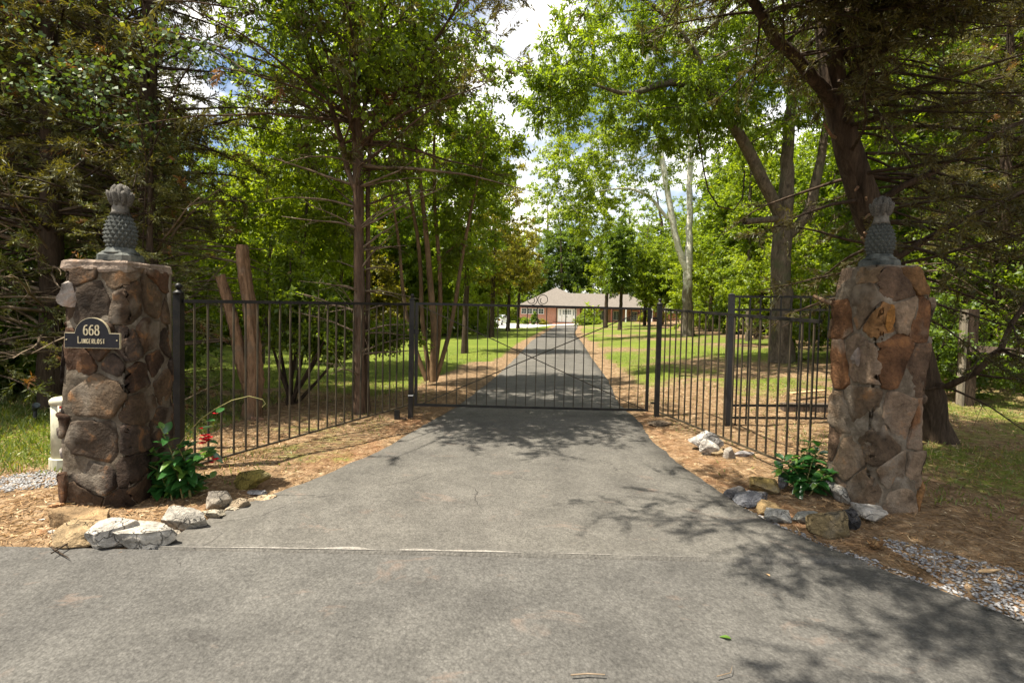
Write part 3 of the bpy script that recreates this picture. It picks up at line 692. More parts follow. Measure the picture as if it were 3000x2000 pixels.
# ================================================================ NUMBER PLAQUE
PLY = LPY-LS/2-0.052
def plaque():
    p0 = at(190, 1019, PLY); p1 = at(352, 1021, PLY)
    cx, bz = (p0[0]+p1[0])/2, (p0[2]+p1[2])/2; W = (p1[0]-p0[0]); k = W/0.45
    r = empty('number_plaque', (cx, PLY, bz)); tag(r, 'black arched number plaque with gold border on the dark pillar', 'plaque')
    def outline(ins):
        hw, sh = W/2-ins, 0.125*k-ins; R = 0.142*k-ins; cz = 0.108*k
        pts = [(-hw, ins), (hw, ins), (hw, sh)]
        a0 = math.asin(max(-1, min(1, (sh-cz)/R)))
        for i in range(25):
            a_ = a0 + (math.pi-2*a0)*i/24; pts.append((R*math.cos(a_), cz+R*math.sin(a_)))
        pts.append((-hw, sh)); return pts
    def plate(ins, y0, y1, name, mat):
        o = outline(ins); n = len(o); V = [(x, y0, z) for x, z in o]+[(x, y1, z) for x, z in o]
        mb = MB(); mb.add(V, [tuple(range(n)), tuple(reversed(range(n, 2*n)))]+[(i, n+i, n+(i+1) % n, (i+1) % n) for i in range(n)]); return mb.build(name, mat, r)
    plate(0.0, -0.004, 0.012, 'border', M['gold']); plate(0.005*k, -0.007, 0.010, 'plate', M['plaque'])
    mb = MB(); mb.box((-0.10, 0.012, 0.03), (0.10, 0.06, 0.12)); mb.build('mounting_block', M['mortar'], r)
    for sx in (-1, 1):
        mb = MB(); mb.lathe([(0.006, 0), (0.005, 0.004)], 10); o = mb.build('screw', M['gold'], r); o.rotation_euler = (math.pi/2, 0, 0); o.location = (sx*(W/2-0.02*k), -0.007, 0.068*k)
    def stroke(name, paths, wid, ox, oz, sx, sz):
        mb = MB(); y = -0.0095
        for q, path in enumerate(paths):
            P = [(ox+x*sx, oz+z*sz) for x, z in path]; V = []
            for i, (x, z) in enumerate(P):
                a_ = P[max(0, i-1)]; b_ = P[min(len(P)-1, i+1)]; dx, dz = b_[0]-a_[0], b_[1]-a_[1]; L = math.hypot(dx, dz)+1e-9
                w = wid*(0.55+0.75*abs(dz)/L)/2
                V += [(x-dz/L*w, y-q*0.0003, z+dx/L*w), (x+dz/L*w, y-q*0.0003, z-dx/L*w)]
            n = len(V); mb.add(V+[(a, b+0.003, c) for a, b, c in V], [(2*i, 2*i+1, 2*i+3, 2*i+2) for i in range(len(P)-1)]+[(2*i+1, 2*i, n+2*i, n+2*i+1) for i in (0, len(P)-1)]+
                   [(2*i, 2*i+2, n+2*i+2, n+2*i) for i in range(len(P)-1)]+[(2*i+3, 2*i+1, n+2*i+1, n+2*i+3) for i in range(len(P)-1)])
        mb.build(name, M['gold'], r)
    def arc(cx, cz, rx_, rz_, a0, a1, n=14): return [(cx+rx_*math.cos(math.radians(a0+(a1-a0)*i/n)), cz+rz_*math.sin(math.radians(a0+(a1-a0)*i/n))) for i in range(n+1)]
    six = [arc(0.5, 0.3, 0.42, 0.3, 0, 360, 20), arc(0.72, 0.42, 0.64, 0.58, 188, 92, 10)+[(0.86, 0.93)]]
    eight = [arc(0.5, 0.27, 0.44, 0.27, 0, 360, 20), arc(0.5, 0.77, 0.36, 0.23, 0, 360, 18)]
    for i, g_ in enumerate((six, six, eight)): stroke('numeral', g_, 0.0085*k, (-0.066+0.046*i)*k, 0.108*k, 0.036*k, 0.080*k)
    GL = {'L': [[(0.1,1),(0.1,0)],[(0.1,0),(0.85,0),(0.85,0.18)],[(-0.05,1),(0.28,1)]], 'I': [[(0.5,0),(0.5,1)],[(0.3,0),(0.7,0)],[(0.3,1),(0.7,1)]], 'N': [[(0.1,0),(0.1,1)],[(0.1,1),(0.9,0)],[(0.9,0),(0.9,1)]],
          'G': [arc(0.52,0.5,0.44,0.5,45,330,14)+[(0.92,0.42)],[(0.6,0.42),(0.95,0.42)]], 'E': [[(0.1,0),(0.1,1)],[(0.1,0),(0.85,0)],[(0.1,0.5),(0.7,0.5)],[(0.1,1),(0.85,1)]],
          'R': [[(0.1,0),(0.1,1)],[(0.1,1),(0.6,1)]+arc(0.55,0.75,0.33,0.25,80,-90,8)+[(0.1,0.5)],[(0.45,0.5),(0.95,0)]], 'O': [arc(0.5,0.5,0.44,0.5,0,360,18)],
          'S': [arc(0.5,0.75,0.38,0.25,30,250,10)+arc(0.5,0.26,0.40,0.26,90,-150,10)], 'T': [[(0.5,0),(0.5,1)],[(0.02,1),(0.98,1)]]}
    x = -0.112*k
    for i, ch in enumerate('LINGERLOST'):
        big = i == 0; w = (0.024 if big else 0.0155)*k; h = (0.054 if big else 0.036)*k
        if ch == 'I': w *= 0.6
        stroke('letter', GL[ch], 0.0052*k, x, 0.040*k, w, h); x += w+0.0068*k
    return r
plaque()

# ================================================================ IRON FENCES AND GATE
def unit_bar(name, w, mat):
    mb = MB(); mb.box((-w/2, -w/2, 0), (w/2, w/2, 1)); me = bpy.data.meshes.new(name); me.from_pydata(mb.v, [], mb.f); me.materials.append(mat); return me
PICK_L = unit_bar('picket', 0.016, M['iron_worn']); PICK_G = unit_bar('picket', 0.013, M['iron_worn']); PICK_A = unit_bar('picket', 0.018, M['alu'])
def picket(me, root, x, y, z0, z1, rz=0.0, lean=0.0):
    o = bpy.data.objects.new('picket', me); col.objects.link(o); o.parent = root; o.location = (x, y, z0); o.scale = (1, 1, z1-z0); o.rotation_euler = (lean, lean*0.7, rz); return o
def ball_post(root, p, top, r, ball, mat, lx0=0.0):
    """square iron post with collar and ball top; p = base, in world coordinates"""
    x, y, z = p
    mb = MB(); mb.box((x-r, y-r, z), (x+r, y+r, top)); mb.build('post', mat, root)
    mb = MB(); mb.lathe([(r*1.25, 0), (r*1.35, 0.008), (r*1.35, 0.022), (r*1.0, 0.03), (r*0.62, 0.04), (r*0.55, 0.05)], 16, (x, y, top)); mb.build('collar', mat, root, True)
    mb = MB(); mb.lathe([(ball*math.sin(math.pi*i/10)+1e-4, ball-ball*math.cos(math.pi*i/10)) for i in range(11)], 16, (x, y, top+0.046)); mb.build('ball_cap', mat, root, True)
# left panel
GLp = G(1203, 1229); GRp = G(1923, 1222)             # bases of the two gate posts
NLp = at(524, 1345, 4.98); NLp[2] = gs(NLp[0], NLp[1])
fl = empty('iron_fence', (0, 0, 0)); tag(fl, 'weathered iron picket fence between the plaque pillar and the gate', 'fence', 'iron fences flanking the gate')
ball_post(fl, (NLp[0], NLp[1], NLp[2]-0.05), at(524, 862, NLp[1])[2], 0.036, 0.032, M['iron'])
ball_post(fl, (GLp[0], GLp[1], GLp[2]-0.05), at(1203, 880, GLp[1])[2], 0.034, 0.028, M['iron'])
tA = at(548, 882, NLp[1]); tB = at(1195, 891, GLp[1]); bA = at(545, 1372, NLp[1]); bB = at(1195, 1186, GLp[1])
tA[0], tA[1] = NLp[0]+0.04, NLp[1]; tB[0], tB[1] = GLp[0]-0.04, GLp[1]; bA[:2] = tA[:2]; bB[:2] = tB[:2]
mb = MB(); mb.bar(tA, tB, 0.035, 0.035); mb.build('top_rail', M['iron'], fl)
mb = MB(); mb.bar(bA, bB, 0.022, 0.018); mb.build('bottom_rail', M['iron_worn'], fl)
rnd = random.Random(4)
ang = math.atan2(tB[1]-tA[1], tB[0]-tA[0])
for i in range(23):
    t = (i+0.85)/23.7; t = t
    p = tA+(tB-tA)*t; q = bA+(bB-bA)*t
    picket(PICK_L, fl, p[0], p[1], q[2]+0.009, p[2]-0.017, ang, rnd.uniform(-0.004, 0.004))
mb = MB(); zb = at(1203, 1157, GLp[1])[2]; mb.box((GLp[0]-0.036, GLp[1]-0.037, zb-0.008), (GLp[0]+0.036, GLp[1]+0.037, zb+0.008)); mb.build('reflective_band', M['white'], fl)
# right front panel
NRp = np.array([2.985, 4.95, 0.0]); NRp[2] = gs(*NRp[:2])
fr = empty('iron_fence', (0, 0, 0)); tag(fr, 'weathered iron picket fence between the gate and the brown pillar', 'fence', 'iron fences flanking the gate')
ball_post(fr, (GRp[0], GRp[1], GRp[2]-0.05), at(1927, 893, GRp[1])[2], 0.034, 0.028, M['iron'])
tA = at(1942, 906, GRp[1]); tA[0], tA[1] = GRp[0]+0.04, GRp[1]; tB = NRp.copy(); tB[2] = at(2462, 943, NRp[1])[2]
bA = tA.copy(); bA[2] = at(1942, 1207, GRp[1])[2]; bB = tB.copy(); bB[2] = at(2420, 1390, NRp[1])[2]
mb = MB(); mb.bar(tA, tB, 0.035, 0.035); mb.build('top_rail', M['iron'], fr)
mb = MB(); mb.bar(bA, bB, 0.022, 0.020); mb.build('bottom_rail', M['iron_worn'], fr)
ang = math.atan2(tB[1]-tA[1], tB[0]-tA[0])
for i in range(20):
    t = (i+0.8)/20.3; p = tA+(tB-tA)*t; q = bA+(bB-bA)*t
    picket(PICK_L, fr, p[0], p[1], q[2]+0.010, p[2]-0.017, ang, rnd.uniform(-0.005, 0.005))
# gate
ga = at(1222, 889, GLp[1]); gb = at(1903, 905, GRp[1]); gc = at(1222, 1185, GLp[1]); gd = at(1903, 1201, GRp[1])
gc[0] = ga[0]; gd[0] = gb[0]; gc[1] = ga[1]; gd[1] = gb[1]
gt = empty('iron_gate', (0, 0, 0)); tag(gt, 'black iron driveway gate with crossed braces and a scroll on top', 'gate')
mb = MB(); mb.bar(ga+[0, 0, .0], gb, 0.04, 0.036); mb.build('top_rail', M['iron'], gt)
mb = MB(); mb.bar(gc, gd, 0.04, 0.036); mb.build('bottom_rail', M['iron'], gt)
for p, q in ((ga, gc), (gb, gd)):
    mb = MB(); mb.box((p[0]-0.021, p[1]-0.021, q[2]-0.018), (p[0]+0.021, p[1]+0.021, p[2]+0.018)); mb.build('stile', M['iron'], gt)
for i in range(23):
    t = (i+1)/24; p = ga+(gb-ga)*t; q = gc+(gd-gc)*t
    picket(PICK_G, gt, p[0], p[1], q[2]+0.018, p[2]-0.018, 0, rnd.uniform(-0.003, 0.003))
for s_, (p, q) in ((-1, (ga, gd)), (1, (gc, gb))):
    p = p+np.array([0.02, s_*0.013, -0.018*1]); q = q+np.array([-0.02, s_*0.013, 0.0])
    mb = MB(); mb.bar(p, q, 0.010, 0.014); mb.build('brace', M['iron_worn'], gt)
mid = (ga+gb)/2
for s_ in (-1, 1):
    pts = []
    for i in range(46):
        a_ = math.radians(-90 + i*11.0); R = 0.078*(1-0.60*max(0, (i-20))/26) if i > 20 else 0.078
        pts.append((mid[0]+s_*(0.084-R*math.cos(a_)), mid[1], mid[2]+0.097+R*math.sin(a_)))
    mb = MB(); mb.tube(pts, 0.0055, 6); mb.build('scroll', M['iron'], gt)
mb = MB(); hy = GRp[1]; hx = (gb[0]+GRp[0])/2
mb.box((hx-0.02, hy-0.012, gb[2]-0.16), (hx+0.045, hy+0.012, gb[2]-0.13)); mb.box((hx-0.02, hy-0.012, gd[2]+0.10), (hx+0.045, hy+0.012, gd[2]+0.13)); mb.build('hinge', M['iron'], gt)
mb = MB(); mb.box((ga[0]-0.045, ga[1]-0.01, ga[2]-0.45), (ga[0]+0.03, ga[1]+0.012, ga[2]-0.38)); mb.build('latch', M['iron'], gt)
mb = MB(); mb.box((gb[0]-0.035, gb[1]-0.035, gb[2]-0.15), (gb[0]+0.035, gb[1]-0.0215, gb[2]-0.02)); mb.build('latch_box', M['iron'], gt)
# taller aluminium panel behind
AP = G(2130, 1252); AQ = at(2560, 1230, AP[1]+0.9)
fa = empty('aluminium_fence', (0, 0, 0)); tag(fa, 'tall black double railed fence panel standing behind the sloping picket fence', 'fence')
zt = at(2130, 862, AP[1])[2]; mb = MB(); mb.box((AP[0]-0.035, AP[1]-0.035, AP[2]-0.1), (AP[0]+0.035, AP[1]+0.035, zt)); mb.build('post', M['alu'], fa)
mb = MB(); mb.add([(AP[0]-0.04, AP[1]-0.04, zt), (AP[0]+0.04, AP[1]-0.04, zt), (AP[0]+0.04, AP[1]+0.04, zt), (AP[0]-0.04, AP[1]+0.04, zt), (AP[0], AP[1], zt+0.02)], [(3,2,1,0),(0,1,4),(1,2,4),(2,3,4),(3,0,4)]); mb.build('post_cap', M['alu'], fa)
def rail_pt(px, py, Y, x): p = at(px, py, Y); return np.array([x, Y, p[2]])
for (ya, yb) in ((869, 870), (907, 908), (1187, 1190), (1223, 1226)):
    p = rail_pt(2150, ya, AP[1], AP[0]+0.035); q = rail_pt(2560, yb, AQ[1], AQ[0]); mb = MB(); mb.bar(p, q, 0.028, 0.032); mb.build('rail', M['alu'], fa)
for i in range(15):
    t = (i+0.75)/15.3; x = AP[0]+(AQ[0]-AP[0])*t; y = AP[1]+(AQ[1]-AP[1])*t
    zt_ = at(2150, 869, AP[1])[2]; zb_ = at(2150, 1247, AP[1])[2]
    picket(PICK_A, fa, x, y+0.0, zb_+0.03*t, zt_+0.03*t, 0)

# ================================================================ TREES
def leaf_quads(P, D, Nn, L, W, tint, name, mat, parent, fold=0.18, droop=0.12):
    """many small folded leaves in one crown mesh: each leaf = 4 corners, 2 triangles"""
    D = nrm(D); S = nrm(np.cross(D, Nn)); Nn = np.cross(S, D)
    L = np.asarray(L)[:, None]; W = np.asarray(W)[:, None]
    base = P; tip = P + D*L - Nn*L*droop
    a_ = P + D*L*0.45 + S*W*0.5 + Nn*W*fold; b_ = P + D*L*0.45 - S*W*0.5 + Nn*W*fold
    n = len(P); V = np.stack([base, a_, tip, b_], 1).reshape(-1, 3)
    Q = np.arange(4*n).reshape(n, 4)
    me = mesh_np(name, V, Q, attr=tint); me.materials.append(mat)
    return link(name, me, parent)
def sample_ell(rng, ells, n, shell=0.5):
    w = np.array([e[2] for e in ells], float); w /= w.sum(); k = rng.choice(len(ells), n, p=w)
    d = nrm(rng.normal(size=(n, 3))); r = rng.random(n)**shell
    C = np.array([e[0] for e in ells], float)[k]; R = np.array([e[1] for e in ells], float)[k]
    return C + d*R*r[:, None]
def broadleaf(name, base, trunk, ells, ncl, nleaf, leaf, mats, seed, label=None, group=None, cat='tree', twigs=7, twig_len=0.5, rt=0.0065,
              aspect=0.5, flat=0.55, droop=0.25, sides=9, jitter=0.10, shell=0.5, tint_by=0.5, rz=0, upright=0.15, min_nodes=None, wood_parts=True):
    """trunk: list of (offset, radius) polylines; ells: crown volumes, all relative to base"""
    rng = np.random.default_rng(seed)
    root = empty(name, base, rz)
    if label: tag(root, label, cat, group)
    if trunk and not isinstance(trunk[0], list): trunk = [trunk]
    nodes, par, trad, path_of = [], [], [], []
    paths = []
    for k, tk in enumerate(trunk):
        P = np.array([p for p, r in tk], float); R = np.array([r for p, r in tk], float)
        s = np.concatenate([[0], np.cumsum(np.linalg.norm(np.diff(P, axis=0), axis=1))]); m = max(4, int(s[-1]/0.35))
        t = np.linspace(0, s[-1], m); Pi = np.stack([np.interp(t, s, P[:, i]) for i in range(3)], -1); Ri = np.interp(t, s, R)
        # smooth and roughen
        for _ in range(2): Pi[1:-1] = (Pi[:-2]+2*Pi[1:-1]+Pi[2:])/4
        Pi[1:-1] += rng.normal(size=(m-2, 3))*Ri[1:-1, None]*0.10
        ids = []
        for i in range(m):
            nodes.append(Pi[i]); trad.append(Ri[i]); par.append(ids[-1] if ids else -1); ids.append(len(nodes)-1)
        paths.append((ids, True))
    ntr = len(nodes)
    C = sample_ell(rng, ells, ncl, shell)
    T = np.array(nodes)
    d0 = np.min(np.linalg.norm(C[:, None]-T[None], axis=2), axis=1); order = np.argsort(d0)
    zmin = min_nodes if min_nodes is not None else 0.25*T[:, 2].max()
    tips = []
    NA = np.zeros((ntr+ncl*6, 3)); NA[:ntr] = T; nn = ntr
    depth = np.zeros(len(NA)); ok = np.zeros(len(NA), bool); ok[:ntr] = T[:, 2] >= zmin
    for ci in order:
        c = C[ci]; v = c-NA[:nn]; dist = np.linalg.norm(v, axis=1); hor = np.linalg.norm(v[:, :2], axis=1)
        cost = dist + 1.2*np.maximum(0, -v[:, 2]+0.15*hor*0) + 0.25*depth[:nn] + np.where(ok[:nn], 0, 1e6)
        k = int(np.argmin(cost)); p0 = NA[k]; dd = dist[k]
        m = 5 if dd > 0.8 else 3
        ctrl = p0 + (c-p0)*0.5 + np.array([0, 0, upright*dd]) + rng.normal(size=3)*dd*jitter
        ids = [k]
        for i in range(1, m):
            t = i/(m-1); p = (1-t)**2*p0 + 2*t*(1-t)*ctrl + t*t*c
            NA[nn] = p; par.append(ids[-1]); trad.append(0.0); ok[nn] = True; depth[nn] = depth[k]+dd*t*0.5; ids.append(nn); nn += 1
        paths.append((ids, False)); tips.append(nn-1)
    cnt = np.zeros(nn)
    for t in tips:
        k = t
        while k != -1: cnt[k] += 1; k = par[k]
    R = rt*np.sqrt(cnt+0.6); R[:ntr] = np.maximum(np.array(trad[:ntr]), R[:ntr]*0.6)
    tr, br = NP(), NP()
    for ids, is_tr in paths:
        P = NA[ids]; rr = R[ids].copy()
        if is_tr:
            tr.tube(P, rr, sides)
        else:
            rr[0] = min(rr[0], rr[1]*1.35)
            br.tube(P, rr, 6 if rr[0] > 0.03 else 4 if rr[0] > 0.014 else 3)
    # twigs and leaves
    K = ncl*twigs; cen = np.repeat(C, twigs, 0)
    cc = np.mean([e[0] for e in ells], axis=0)
    out = nrm(cen-cc)
    td = rng.normal(size=(K, 3)); td[:, 2] *= flat; td = nrm(nrm(td)+0.45*out); tl = twig_len*rng.uniform(0.45, 1.15, K)
    # each twig a thin spike
    A = nrm(np.cross(td, np.array([0.3, 0.2, 0.9]))); B = np.cross(td, A); w = 0.0045
    tipP = cen + td*tl[:, None] - np.array([0, 0, 0.12])*tl[:, None]
    Vt = np.stack([cen+A*w, cen-A*w*.5+B*w*.8, cen-A*w*.5-B*w*.8, tipP], 1).reshape(-1, 3)
    b4 = np.arange(K)*4; Tt = np.concatenate([np.stack([b4, b4+1, b4+3], -1), np.stack([b4+1, b4+2, b4+3], -1), np.stack([b4+2, b4, b4+3], -1)])
    br.add(Vt, None, Tt)
    link('trunk', tr.mesh('trunk'), root, mats[0])
    link('branches', br.mesh('branches'), root, mats[0])
    n = nleaf; k = rng.integers(0, K, n); t = rng.random(n)**0.7
    P = cen[k] + td[k]*(tl[k]*t)[:, None] - np.array([0, 0, 0.12])*(tl[k]*t*t)[:, None] + rng.normal(size=(n, 3))*0.035
    side = rng.normal(size=(n, 3)); D = td[k]*0.6 + nrm(side)*0.8 - np.array([0, 0, droop])
    Nn = rng.normal(size=(n, 3))*0.65 + np.array([0, 0, 1.0])
    L = leaf*rng.uniform(0.65, 1.3, n); W = L*aspect*rng.uniform(0.8, 1.2, n)
    clt = rng.random(ncl)
    tint = np.clip(tint_by*clt[k//twigs] + (1-tint_by)*rng.random(n), 0, 1)
    tint = np.where(tint > 0.9, tint*0.96, tint); tint = np.where(rng.random(n) < 0.004, 1.0, tint)
    leaf_quads(P, D, Nn, L, W, tint, 'crown', mats[1], root)
    return root
def copy_tree(src, loc, rz, sc, label=None, group=None, cat='tree'):
    r = src.copy(); col.objects.link(r); r.location = loc; r.rotation_euler = (0, 0, rz); r.scale = sc
    if label: tag(r, label, cat, group)
    for ch in src.children:
        c = ch.copy(); col.objects.link(c); c.parent = r
    return r
def cedar(name, base, trunk, seed, label, nbr, zlo, ztop, lenf, foliage, mats, group=None, azf=None, needles=34, nl=0.085, nw=0.013, twn=12, dead_low=2.5, extra=(), up=0.35, sides=10, twl=0.45):
    """conifer with many straight side branches carrying feathery sprays; low branches are bare"""
    rng = np.random.default_rng(seed); root = empty(name, base); tag(root, label, 'tree', group)
    P = np.array([p for p, r in trunk], float); R = np.array([r for p, r in trunk], float)
    s = np.concatenate([[0], np.cumsum(np.linalg.norm(np.diff(P, axis=0), axis=1))]); m = int(s[-1]/0.3)
    t = np.linspace(0, s[-1], m); Pi = np.stack([np.interp(t, s, P[:, i]) for i in range(3)], -1); Ri = np.interp(t, s, R)
    for _ in range(2): Pi[1:-1] = (Pi[:-2]+2*Pi[1:-1]+Pi[2:])/4
    Pi[1:-1] += rng.normal(size=(m-2, 3))*Ri[1:-1, None]*0.06
    Ri = Ri*(1+0.10*np.sin(t*3.1+seed)+rng.normal(size=m)*0.03)
    tr = NP(); tr.tube(Pi, Ri, sides); link('trunk', tr.mesh('trunk'), root, mats[0])
    br = NP(); dead = NP(); segs = []          # segs: (start, dir, len, foliated)
    lim = []
    for ex in extra:                            # explicit limbs: list of (pt, r)
        q = np.array([p for p, r in ex], float); rr = np.array([r for p, r in ex], float)
        nn_ = NP(); s2 = np.concatenate([[0], np.cumsum(np.linalg.norm(np.diff(q, axis=0), axis=1))]); m2 = max(5, int(s2[-1]/0.3)); t2 = np.linspace(0, s2[-1], m2)
        q = np.stack([np.interp(t2, s2, q[:, i]) for i in range(3)], -1); rr = np.interp(t2, s2, rr); q[1:-1] += rng.normal(size=(m2-2, 3))*0.02
        nn_.tube(q, rr, 7); link('limb', nn_.mesh('limb'), root, mats[0]); lim.append((q, rr))
    srcs = [(Pi, Ri, nbr)] + [(q, rr, int(len(q)*(15.0 if q[-1][1] < -3.0 else 2.4))) for q, rr in lim]
    for si, (Pq, Rq, nb) in enumerate(srcs):
        for b in range(nb):
            if si == 0:
                z = zlo + (ztop-zlo)*(b+rng.random())/nb; i = int(np.argmin(np.abs(Pq[:, 2]-z)))
            else: i = rng.integers(1, len(Pq)); z = Pq[i][2]
            az = rng.random()*2*np.pi if azf is None else azf(rng, z)
            L = lenf(z)*rng.uniform(0.55, 1.1)*(0.6 if si else 1.0)
            el = up + rng.normal()*0.18; d = np.array([math.cos(az)*math.cos(el), math.sin(az)*math.cos(el), math.sin(el)])
            p = Pq[i].copy(); n = 7; pts = [p]
            for k in range(n):
                d = nrm(d + rng.normal(size=3)*0.07 + np.array([0, 0, -0.045])); p = p + d*L/n; pts.append(p)
            pts = np.array(pts); r0 = min(Rq[i]*0.42, 0.008+0.009*L); rr = np.linspace(r0, 0.004, n+1)
            isdead = z < dead_low*rng.uniform(0.75, 1.3)
            (dead if isdead else br).tube(pts, rr, 4 if r0 > 0.014 else 3)
            nt_ = int(twn*(0.6+0.6*L/2.0)*(0.6 if isdead else 1))
            for k in range(nt_):
                f = rng.uniform(0.22, 1.0)*n; i0 = min(n-1, int(f)); q = pts[i0]+(pts[i0+1]-pts[i0])*(f-i0)
                dv = nrm(pts[i0+1]-pts[i0]); sd = nrm(rng.normal(size=3)*np.array([1, 1, 0.5])); tw = nrm(dv*0.75+sd*0.75)
                ll = twl*rng.uniform(0.4, 1.2)*(1.15-0.5*f/n)
                segs.append((q, tw, ll, (not isdead) and rng.random() < foliage(z, f/n), isdead))
    q = np.array([s_[0] for s_ in segs]); dv = np.array([s_[1] for s_ in segs]); ll = np.array([s_[2] for s_ in segs]); fo = np.array([s_[3] for s_ in segs]); dd = np.array([s_[4] for s_ in segs])
    A = nrm(np.cross(dv, np.array([0.3, 0.2, 0.9]))); B = np.cross(dv, A); w = 0.0042
    for sel, dst in ((dd, dead), (~dd, br)):
        if not sel.any(): continue
        tip = q[sel]+dv[sel]*ll[sel][:, None]-np.array([0, 0, 0.06])*ll[sel][:, None]; Asel, Bsel, qs = A[sel], B[sel], q[sel]; K = len(qs)
        Vt = np.stack([qs+Asel*w, qs-Asel*w*.5+Bsel*w*.8, qs-Asel*w*.5-Bsel*w*.8, tip], 1).reshape(-1, 3); b4 = np.arange(K)*4
        dst.add(Vt, None, np.concatenate([np.stack([b4, b4+1, b4+3], -1), np.stack([b4+1, b4+2, b4+3], -1), np.stack([b4+2, b4, b4+3], -1)]))
    if br.n: link('branches', br.mesh('branches'), root, mats[0])
    if dead.n: link('dead_branches', dead.mesh('dead_branches'), root, M['twig_dead'])
    F = np.where(fo)[0]; n = len(F)*needles; k = np.repeat(F, needles); t = rng.random(n)
    P = q[k]+dv[k]*(ll[k]*t*1.05)[:, None]+rng.normal(size=(n, 3))*0.012
    D = dv[k]*0.8+nrm(rng.normal(size=(n, 3)))*0.75-np.array([0, 0, 0.15])
    Lh = nl*rng.uniform(0.6, 1.3, n)*(1.15-0.4*t)
    st = rng.random(len(segs)); tint = np.clip(0.6*st[k]+0.4*rng.random(n), 0, 0.92); tint = np.where(st[k] > 0.965, 1.0, tint)
    leaf_quads(P, D, rng.normal(size=(n, 3)), Lh, np.full(n, nw)*rng.uniform(0.7, 1.3, n), tint, 'crown', mats[1], root, fold=0.1, droop=0.06)
    return root
def rel(base, pts):
    """trunk polyline in world points -> relative to base"""
    b = np.array(base, float); return [(np.array(p, float)-b, r) for p, r in pts]

# ---- slender cedar just behind the left fence
B = G(1052, 1216); B[2] = gs(B[0], B[1])-0.05; Y0 = B[1]
def W_(px, py, Y): return at(px, py, Y)
trk = rel(B, [(B, 0.110), (W_(1052, 1150, Y0), 0.092), (W_(1053, 900, Y0), 0.082), (W_(1050, 600, Y0), 0.077), (W_(1045, 300, Y0), 0.070), (W_(1028, 0, Y0), 0.060), (W_(1015, -350, Y0), 0.05), (W_(1010, -700, Y0-.1), 0.03), (W_(1005, -950, Y0-.1), 0.012)])
ex = [rel(B, [(W_(1042, 560, Y0), 0.045), (W_(1000, 400, Y0-.1), 0.04), (W_(930, 220, Y0-.25), 0.034), (W_(845, 20, Y0-.4), 0.026), (W_(790, -180, Y0-.5), 0.014)]),
      rel(B, [(W_(1060, 360, Y0), 0.04), (W_(1130, 300, Y0-.1), 0.036), (W_(1230, 190, Y0-.3), 0.028), (W_(1315, 60, Y0-.5), 0.02), (W_(1400, -80, Y0-.6), 0.01)]),
      rel(B, [(W_(1056, 350, Y0), 0.034), (W_(1090, 240, Y0+.1), 0.03), (W_(1110, 80, Y0+.2), 0.024), (W_(1130, -150, Y0+.3), 0.012)]),
      rel(B, [(W_(1058, 430, Y0), 0.028), (W_(1160, 330, Y0+.3), 0.024), (W_(1300, 240, Y0+.5), 0.016), (W_(1420, 200, Y0+.6), 0.008)])]
cedar('cedar_tree', B, trk, 21, 'slender reddish cedar with bare lower whiskers behind the left picket fence', 130, 0.7, 8.6,
      lambda z: 1.0 if z < 2.6 else 1.6 if z < 3.8 else 2.9-0.3*max(0, z-6), lambda z, f: 0.0 if z < 3.0 else 0.66 if f > 0.40 else 0.22, (M['bark_cedar'], M['needle']), needles=40, extra=ex, dead_low=3.3, twn=9, up=0.42, nw=.018)

# ---- young elm growing up through the slender cedar
B = G(1078, 1210); B[2] = gs(B[0], B[1])-0.05; Y0 = B[1]
st = [rel(B, [(B, .05), (W_(1072, 1100, Y0), .04), (W_(1080, 800, Y0), .036), (W_(1075, 500, Y0), .032), (W_(1110, 250, Y0-.1), .026), (W_(1120, 0, Y0-.2), .018), (W_(1120, -250, Y0-.3), .01)]),
      rel(B, [(W_(1076, 520, Y0), .025), (W_(1010, 300, Y0-.4), .022), (W_(940, 120, Y0-.9), .016), (W_(880, -60, Y0-1.4), .008)])]
def E0(px, py, Y, rx_, rz_, ry_=None, w=1.0):
    c = at(px, py, Y)-np.array(B); k = Y/F_PX; return (tuple(c), (rx_*k, ry_ or rx_*k, rz_*k), w)
broadleaf('young_elm', B, st, [E0(960, 60, Y0-1.1, 260, 250, 1.5, 1.2), E0(1180, 130, Y0-.4, 220, 260, 1.4), E0(900, -250, Y0-1.6, 330, 220, 1.5, .9), E0(1080, 420, Y0, 240, 130, 1.0, .25)], 230, 17000, .080,
          (M['bark_cedar'], M['leaf_mid']), 53, 'thin young elm whose small leaves mix with the slender cedar crown', twigs=6, twig_len=.4, rt=.0032, min_nodes=2.6)

# ---- dark cedars behind the plaque pillar
def big_cedar(px, Y, r, h, seed, label, nbr, lf, fol, mat, lean=0.0, dead=3.0, needles=34, twn=12, zlo=0.8, azf=None, nw=0.014, nl=0.09, up=0.25):
    x = (px-1500)/1500*Y; b = np.array([x, Y, gs(x, Y)-0.05])
    trk = [((0, 0, 0), r*1.15), ((0.02, 0, 1.0), r), ((lean*0.3, 0, h*0.35), r*0.85), ((lean*0.6, 0, h*0.7), r*0.5), ((lean, 0, h), 0.02)]
    return cedar('cedar_tree', b, trk, seed, label, nbr, zlo, h-0.3, lf, fol, (M['bark_dark'], mat), dead_low=dead, needles=needles, twn=twn, azf=azf, nw=nw, nl=nl, up=up)
CA = big_cedar(425, 8.0, 0.15, 11.5, 31, 'tall dark cedar with the trunk directly behind the plaque pillar finial', 230, lambda z: 3.0-0.19*z if z > 2 else 2.5, lambda z, f: (0.30 if f < 0.45 else 0.72) if z > 2.4 else 0.14, M['needle'], 0.2, 2.7, needles=38, twn=15, nw=.0145, nl=.085)
